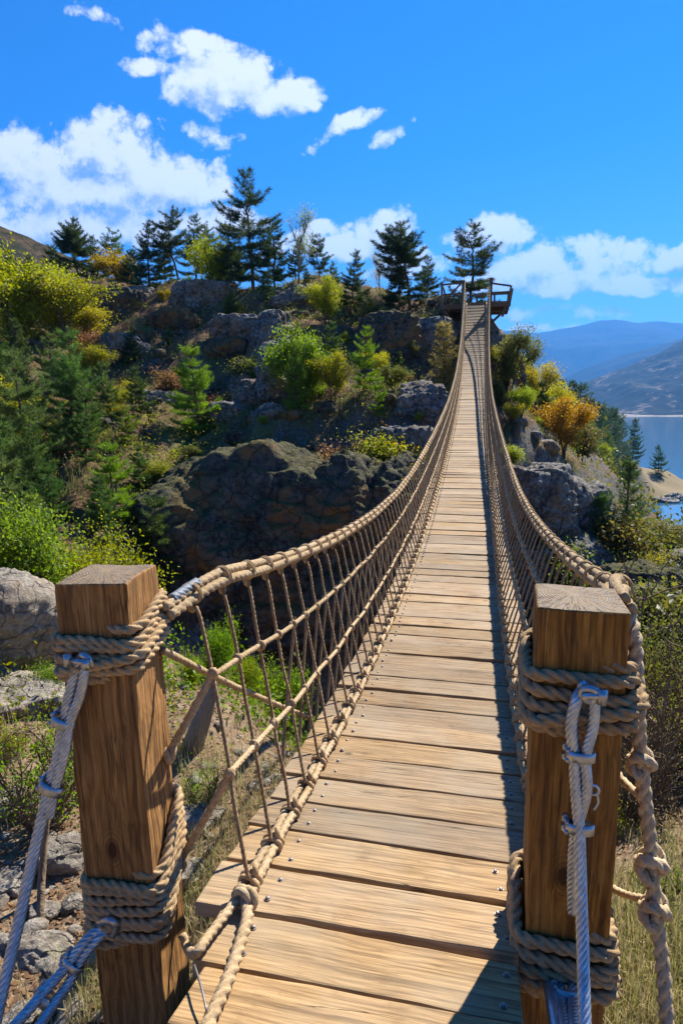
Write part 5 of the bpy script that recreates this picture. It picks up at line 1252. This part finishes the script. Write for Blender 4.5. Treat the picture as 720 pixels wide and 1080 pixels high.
# ------------------------------------------------------------------ knotted rope beside the right post
kr = empty('knotted_rope', 'thick sunlit rope with knots hanging down right of the right post', 'rope', (0, 0, 0))
P = np.array([pxray(645, 622, 1.72), pxray(660, 640, 1.60), pxray(668, 668, 1.52), pxray(670, 700, 1.49), pxray(672, 750, 1.48), pxray(675, 800, 1.48), pxray(680, 850, 1.47), pxray(686, 905, 1.46), pxray(690, 960, 1.44), pxray(697, 1010, 1.42), pxray(701, 1060, 1.39), pxray(706, 1120, 1.35)])
mb = MB(); rope(mb, smooth_path(P, 10), .0185, 3, 18, pitch=.105, ds=.008); body = mb.build('rope_length', M_ROPE_SUNLIT, kr)
for (px, py, y, sz) in ((676, 806, 1.475, 1.), (687, 914, 1.455, 1.15), (690, 962, 1.44, 1.1)):
    c = pxray(px, py, y); mb = MB(); th_ = np.linspace(0, 2 * math.pi * 1.75, 40)
    K = c + np.stack([.023 * np.cos(th_), .021 * np.sin(th_), .017 * np.sin(th_ * .55 - .6) + .010 * np.cos(th_ * 1.4)], 1) * sz
    rope(mb, K, .0135 * sz, 3, 15, pitch=.08, ds=.006)
    th_ = np.linspace(0, 2 * math.pi * 1.0, 24); K = c + np.stack([.020 * np.cos(th_), .012 + .016 * np.sin(th_), .026 * np.sin(th_)], 1) * sz @ np.array(Matrix.Rotation(.5, 3, 'Y')).T
    rope(mb, K, .0125 * sz, 3, 15, pitch=.08, ds=.006); mb.build('knot', M_ROPE_SUNLIT, kr)
for (a_, b_) in (((640, 800), (672, 838)), ((638, 932), (678, 948))):
    mb = MB(); A, B_ = pxray(*a_, 1.6), pxray(*b_, 1.47); rope(mb, smooth_path([A, (A + B_) / 2 + [0, 0, -.008], B_], 8), .0105, 3, 12, pitch=.065, ds=.008); mb.build('tie_rope', M_ROPE_SUNLIT, kr)

# ------------------------------------------------------------------ lookout platform at the far end
ZP = float(deck_z(S_END)) + .02; pl = empty('lookout_platform', 'small timber lookout platform with railings at the far end of the bridge', 'platform', (0, S_END + 1.2, ZP))
def ppart(mb, name, mat=M_OLDWOOD, parent=None):
    o = mb.build(name, mat, parent or pl, False)
    if parent is None: o.location = (0, -S_END - 1.2, -ZP)
    return o
Y0, Y1, XL, XR = S_END + .02, S_END + 2.5, -1.55, 1.45
mb = MB()
for k in range(13): a = Y0 + .02 + k * .19; bar(mb, (XL, a + .09, ZP - .03), (XR, a + .09, ZP - .03), .045, .175, (0, 1, 0))
ppart(mb, 'floor', M_OLDWOOD)
mb = MB()
for y in (Y0 + .05, (Y0 + Y1) / 2, Y1 - .05): bar(mb, (XL + .02, y, ZP - .12), (XR - .02, y, ZP - .12), .09, .12)
for x in (-1.2, -.4, .4, 1.2): bar(mb, (x, Y0, ZP - .235), (x, Y1, ZP - .235), .1, .1)
bar(mb, (XL, Y0 - .05, ZP - .12), (-.57, Y0 - .05, ZP - .12), .05, .2); bar(mb, (.57, Y0 - .05, ZP - .11), (XR, Y0 - .05, ZP - .11), .05, .14)
ppart(mb, 'floor_beam', M_BEAM)
for (x, y, hh, wd) in ((-.60, Y0 - .1, .92, .105), (.60, Y0 - .1, .96, .105)):
    mb = MB(); bar(mb, (x, y, ZP - 5.5), (x, y, ZP + hh), wd, wd); bar(mb, (x - .09, y, ZP + hh + .02), (x + .09, y, ZP + hh + .02), .13, .04); ppart(mb, 'gate_post', M_BEAM)
for (x, y, hh, lx) in ((XL + .05, Y0 + .04, .95, -.03), (XR - .05, Y0 + .04, .55, .1), (XR - .08, Y0 + 1.0, .85, .12), (XL + .05, Y1 - .1, .85, 0), (XR - .05, Y1 - .1, .85, .04), (0, Y1 - .1, .7, 0), (-.8, Y1 - .1, .75, 0), (.8, Y1 - .1, .75, 0)):
    mb = MB(); bar(mb, (x, y, ZP - .1), (x + lx, y, ZP + hh), .09, .09); ppart(mb, 'railing_post', M_OLDWOOD)
for (A, B_) in (((XL + .05, Y0 + .04, ZP + .85), (-.6, Y0 - .02, ZP + .88)), ((XL + .05, Y0 + .04, ZP + .42), (-.6, Y0 - .02, ZP + .44)), ((.6, Y0 - .02, ZP + .8), (XR - .0, Y0 + 1.0, ZP + .84)), ((.6, Y0 - .02, ZP + .4), (XR - .05, Y0 + .04, ZP + .42)),
    ((XL + .05, Y0, ZP + .84), (XL + .05, Y1, ZP + .84)), ((XL + .05, Y0, ZP + .42), (XL + .05, Y1, ZP + .42)), ((XR, Y0, ZP + .5), (XR, Y1, ZP + .8)), ((XR - .02, Y0, ZP + .3), (XR - .02, Y1, ZP + .42)), ((XL, Y1 - .1, ZP + .74), (XR, Y1 - .1, ZP + .74)), ((XL, Y1 - .1, ZP + .38), (XR, Y1 - .1, ZP + .38)),
    ((-1.45, Y0 + .04, ZP + .1), (-.7, Y0 - .02, ZP + .84)), ((-1.1, Y1 - .1, ZP + .05), (-.2, Y1 - .1, ZP + .7))):
    mb = MB(); bar(mb, A, B_, .06, .07); ppart(mb, 'rail', M_OLDWOOD)
for (A, B_) in (((1.3, Y0 + .1, ZP - .25), (.65, Y0 + .1, ZP - .85)), ((-1.4, Y0 + .1, ZP - .25), (-.75, Y0 + .1, ZP - 1.1)), ((-1.45, Y0 + .3, ZP - .2), (-1.45, Y0 + .3, ZP - 1.6))):
    mb = MB(); bar(mb, A, B_, .09, .1); ppart(mb, 'brace', M_BEAM)
# stub landing on the right support
mb = MB(); p = pxray(516, 384, 27.5)
for k in range(3): bar(mb, p + [-.25, k * .2, 0], p + [.32, k * .2, 0], .05, .17, (0, 1, 0))
bar(mb, p + [.0, .2, -.04], p + [.0, .2, -1.6], .1, .1); bar(mb, p + [.26, .2, -.04], p + [.26, .2, -1.6], .07, .07)
o = mb.build('timber_ledge', M_OLDWOOD, None, False); tag(o, 'small timber ledge on short legs right of the bridge below the platform', 'ledge')

# dead wood behind the left netting
for y in np.linspace(2.2, 5, 200):
    b0 = pxray(203, 788, y)
    if b0[2] < float(ground(b0[0], b0[1])): break
t0_ = pxray(231, 708, y - .05); mb = MB(); tube(mb, [b0 - (t0_ - b0) * .25, b0, b0 * .6 + t0_ * .4, b0 * .25 + t0_ * .75, t0_], [.075, .07, .058, .036, .006], 9)
tag(mb.build('dead_stump', M_GREYWOOD), 'bleached broken stump seen through the left netting beside the post', 'stump')
mb = MB(); tube(mb, [on_ground(40, 1020, 2.0, -.05), pxray(44, 930, 2.0), pxray(50, 860, 2.05), pxray(54, 845, 2.06)], [.017, .016, .013, .006], 8)
tag(mb.build('dead_branch', M_TWIG), 'upright brown dead branch behind the upper left cable', 'branch')

# ------------------------------------------------------------------ grass, leaf litter, undergrowth (nobody could count these)
def blades(name, mat, n, region, hmin, hmax, wid, seed, clump=.5, lean=.5):
    rg = np.random.default_rng(seed); x, y = region(rg, n * 3)
    k = fbm(np.stack([x * 1.3, y * 1.3, 0 * x + seed], 1), 3) > rg.normal(clump - .5, .25, len(x)); x, y = x[k][:n], y[k][:n]; n = len(x)
    z = ground(x, y) - .01; h = rg.uniform(hmin, hmax, n) * (.6 + .6 * (fbm(np.stack([x * .9, y * .9, 0 * x + 4], 1), 2) + .5)).clip(.4, 1.3)
    a = rg.uniform(0, 6.283, n); le = rg.uniform(.15, 1., n) * lean * h
    B = np.stack([x, y, z], 1); dv = np.stack([np.cos(a), np.sin(a), 0 * a], 1); sd_ = np.stack([-np.sin(a), np.cos(a), 0 * a], 1) * (wid * rg.uniform(.6, 1.3, n))[:, None]
    m_ = B + dv * (le * .35)[:, None] + np.array([0, 0, 1]) * (h * .6)[:, None]; tip = B + dv * le[:, None] + np.array([0, 0, 1]) * (h * (1 - .25 * rg.random(n)))[:, None]
    V = np.stack([B - sd_, B + sd_, m_ + sd_ * .7, m_ - sd_ * .7, tip], 1).reshape(-1, 3); i = np.arange(n)[:, None] * 5
    o = MB().add(V, i + np.array([0, 1, 2, 3]), i + np.array([3, 2, 4])).build(name, mat, None, False); return tag(o, kind='stuff')
def reg(px0, px1, D0, D1):
    def f(rg, n):
        D = D0 * (D1 / D0) ** rg.random(n); px = rg.uniform(px0, px1, n); u = (px - 360) / F_PX * 1.12
        x = CAM[0] + D * hf[0] + D * u * hr[0]; y = CAM[1] + D * hf[1] + D * u * hr[1]
        k = ~((x > -.62) & (x < .62) & (y < 3.4)); return x[k], y[k]
    return f
tag(blades('dry_grass', M_STRAW, 9000, reg(-40, 350, 1.7, 5.5), .05, .22, .0022, 5, .72), 'dry straw coloured grass on the left bank', 'grass')
tag(blades('dry_grass', M_STRAW, 15000, reg(520, 860, 1.4, 5.5), .05, .22, .0022, 6, .45), 'dry straw and green grass on the right bank', 'grass')
tag(blades('hillside_grass', M_GRASS, 26000, reg(-40, 480, 16, 48), .10, .35, .012, 7, .62), 'yellowing grass tufts on the far hillside', 'grass')
tag(blades('ledge_grass', M_GRASS, 16000, reg(515, 760, 15, 34), .10, .32, .011, 8, .5), 'grass on the ledge above the grey cliff', 'grass')
def litter(name, n, region, size, seed, label, mat=M_LITTER):
    rg = np.random.default_rng(seed); x, y = region(rg, n); C = np.stack([x, y, ground(x, y) + .006], 1); mb = MB()
    a = rg.normal(size=(len(x), 3)); a[:, 2] *= .35; a /= np.linalg.norm(a, axis=1)[:, None]; b = np.cross(a, np.stack([.3 * rg.normal(size=len(x)), .3 * rg.normal(size=len(x)), np.ones(len(x))], 1))
    L = (size * rg.uniform(.5, 1.4, len(x)))[:, None]
    V = np.stack([C - a * L * .5, C + b * L * .28, C + a * L * .5, C - b * L * .28], 1).reshape(-1, 3)
    tag(mb.add(V, np.arange(4 * len(x)).reshape(-1, 4)).build(name, mat, None, False), label, 'leaf litter', None, 'stuff')
litter('leaf_litter', 9000, reg(-60, 340, 1.3, 5), .028, 21, 'brown fallen leaves on the left bank')
litter('leaf_litter', 5000, reg(520, 860, 1.3, 5), .028, 22, 'brown fallen leaves on the right bank')
def gravel(n, region, seed, smax, label):
    rg = np.random.default_rng(seed); x, y = region(rg, n); z = ground(x, y); mb = MB()
    lib = [rock_arrays((1, .8, .6), 300 + k, 10, 2, 10, .06, 0) for k in range(8)]
    for k in range(len(x)):
        Q, Fc = lib[k % 8]; a = rg.uniform(0, 6.28); s = smax * rg.uniform(.2, 1.) ** 2.2; c_, s_ = math.cos(a), math.sin(a)
        mb.add(np.stack([Q[:, 0] * c_ - Q[:, 1] * s_, Q[:, 0] * s_ + Q[:, 1] * c_, Q[:, 2]], 1) * s + np.array([x[k], y[k], z[k] + s * .2]), None, Fc)
    tag(mb.build('gravel', M_BOULDER), label, 'gravel', None, 'stuff')
def scree(n, region, seed, smin, smax, mat, label):
    rg = np.random.default_rng(seed); x, y = region(rg, n); k = fbm(np.stack([x * .22, y * .22, 0 * x + seed], 1), 3) > -.1; x, y = x[k], y[k]; z = ground(x, y); mb = MB()
    lib = [rock_arrays((1, .8, .7), 400 + k, 9, 3, 16, .07, 0) for k in range(8)]
    for k in range(len(x)):
        Q, Fc = lib[k % 8]; a = rg.uniform(0, 6.28); s = smin + (smax - smin) * rg.uniform(0, 1.) ** 2.5; c_, s_ = math.cos(a), math.sin(a); b = rg.uniform(.7, 1.4)
        mb.add(np.stack([Q[:, 0] * c_ * b - Q[:, 1] * s_, Q[:, 0] * s_ * b + Q[:, 1] * c_, Q[:, 2]], 1) * s + np.array([x[k], y[k], z[k] + s * .1]), None, Fc)
    tag(mb.build('scree', mat), label, 'scree', None, 'stuff')
scree(380, reg(120, 480, 17, 38), 51, .06, .45, M_OUTCROP, 'broken rock scattered over the far hillside')
scree(260, reg(-60, 200, 20, 42), 53, .08, .4, M_OUTCROP, 'dark broken rock on the left slope')
scree(420, reg(515, 820, 14, 40), 52, .08, .5, M_ROCK, 'broken rock scattered over the right slope')
gravel(420, reg(-60, 330, 1.5, 4.5), 31, .05, 'loose pale pebbles on the left bank')
def undergrowth(name, n, region, size, seed, mat, colr, label, spread=.35):
    rg = np.random.default_rng(seed); x, y = region(rg, n); k = fbm(np.stack([x * .35, y * .35, 0 * x + seed], 1), 4) > -.05; x, y = x[k], y[k]
    z = ground(x, y); per = 26; C = np.repeat(np.stack([x, y, z], 1), per, 0); sp = np.repeat(rg.uniform(.4, 1.2, len(x)) * spread, per)
    C = C + rg.normal(0, 1, C.shape) * sp[:, None] * np.array([1, 1, .0]) + np.stack([0 * sp, 0 * sp, np.abs(rg.normal(0, .7, len(sp))) * sp], 1)
    mb = MB(); tri_leaves(mb, C, size, size * .6, rg, None, .3); o = mb.build(name, mat, None, False); o.color = (*colr, 1)
    tag(o, label, 'undergrowth', None, 'stuff')
undergrowth('undergrowth', 1500, reg(-60, 480, 15, 44), .085, 41, M_LEAF, COL['yg'], 'low yellow green scrub covering the far hillside')
undergrowth('undergrowth', 1500, reg(-60, 480, 14, 44), .085, 42, M_LEAF, COL['ol'], 'low dark scrub covering the far hillside')
undergrowth('undergrowth', 420, reg(-60, 470, 18, 40), .085, 43, M_LEAF, COL['rs'], 'rusty low scrub on the far hillside')
undergrowth('undergrowth', 800, reg(515, 800, 14, 70), .10, 44, M_LEAF, COL['ol'], 'scrub covering the slope right of the bridge', .5)
undergrowth('undergrowth', 260, reg(515, 800, 14, 50), .08, 45, M_LEAF, COL['yl'], 'yellow scrub covering the slope right of the bridge')
undergrowth('undergrowth', 420, reg(150, 380, 4.2, 9), .045, 46, M_LEAF, COL['lg'], 'leafy green undergrowth on the bank under the left netting', .22)
undergrowth('undergrowth', 420, reg(560, 800, 3.6, 8), .026, 47, M_LEAF, COL['ol'], 'dry undergrowth on the right bank', .2)
undergrowth('undergrowth', 420, reg(525, 700, 40, 170), .45, 49, M_LEAF, COL['ol'], 'scrub on the wooded slope running down to the lake', 1.2)
undergrowth('undergrowth', 260, reg(-60, 200, 3.6, 9), .035, 48, M_LEAF, COL['yg'], 'leafy undergrowth around the big boulder', .2)

# ------------------------------------------------------------------ air
mb = MB(); HX, HY0, HY1, HZ0, HZ1 = 9000., -400., 10800., -340., 1500.
mb.add([(-HX, HY0, HZ0), (HX, HY0, HZ0), (HX, HY1, HZ0), (-HX, HY1, HZ0), (-HX, HY0, HZ1), (HX, HY0, HZ1), (HX, HY1, HZ1), (-HX, HY1, HZ1)], [(3, 2, 1, 0), (4, 5, 6, 7), (0, 1, 5, 4), (1, 2, 6, 5), (2, 3, 7, 6), (3, 0, 4, 7)])
m, t = material('haze_air'); HAZE = .00014
v = t.n('ShaderNodeVolumePrincipled', {'Color': (.08, .37, 1.0, 1), 'Density': HAZE, 'Anisotropy': .2})
t.n('ShaderNodeOutputMaterial', {'Volume': v.outputs[0]})
tag(mb.build('haze', m, None, False), kind='stuff')
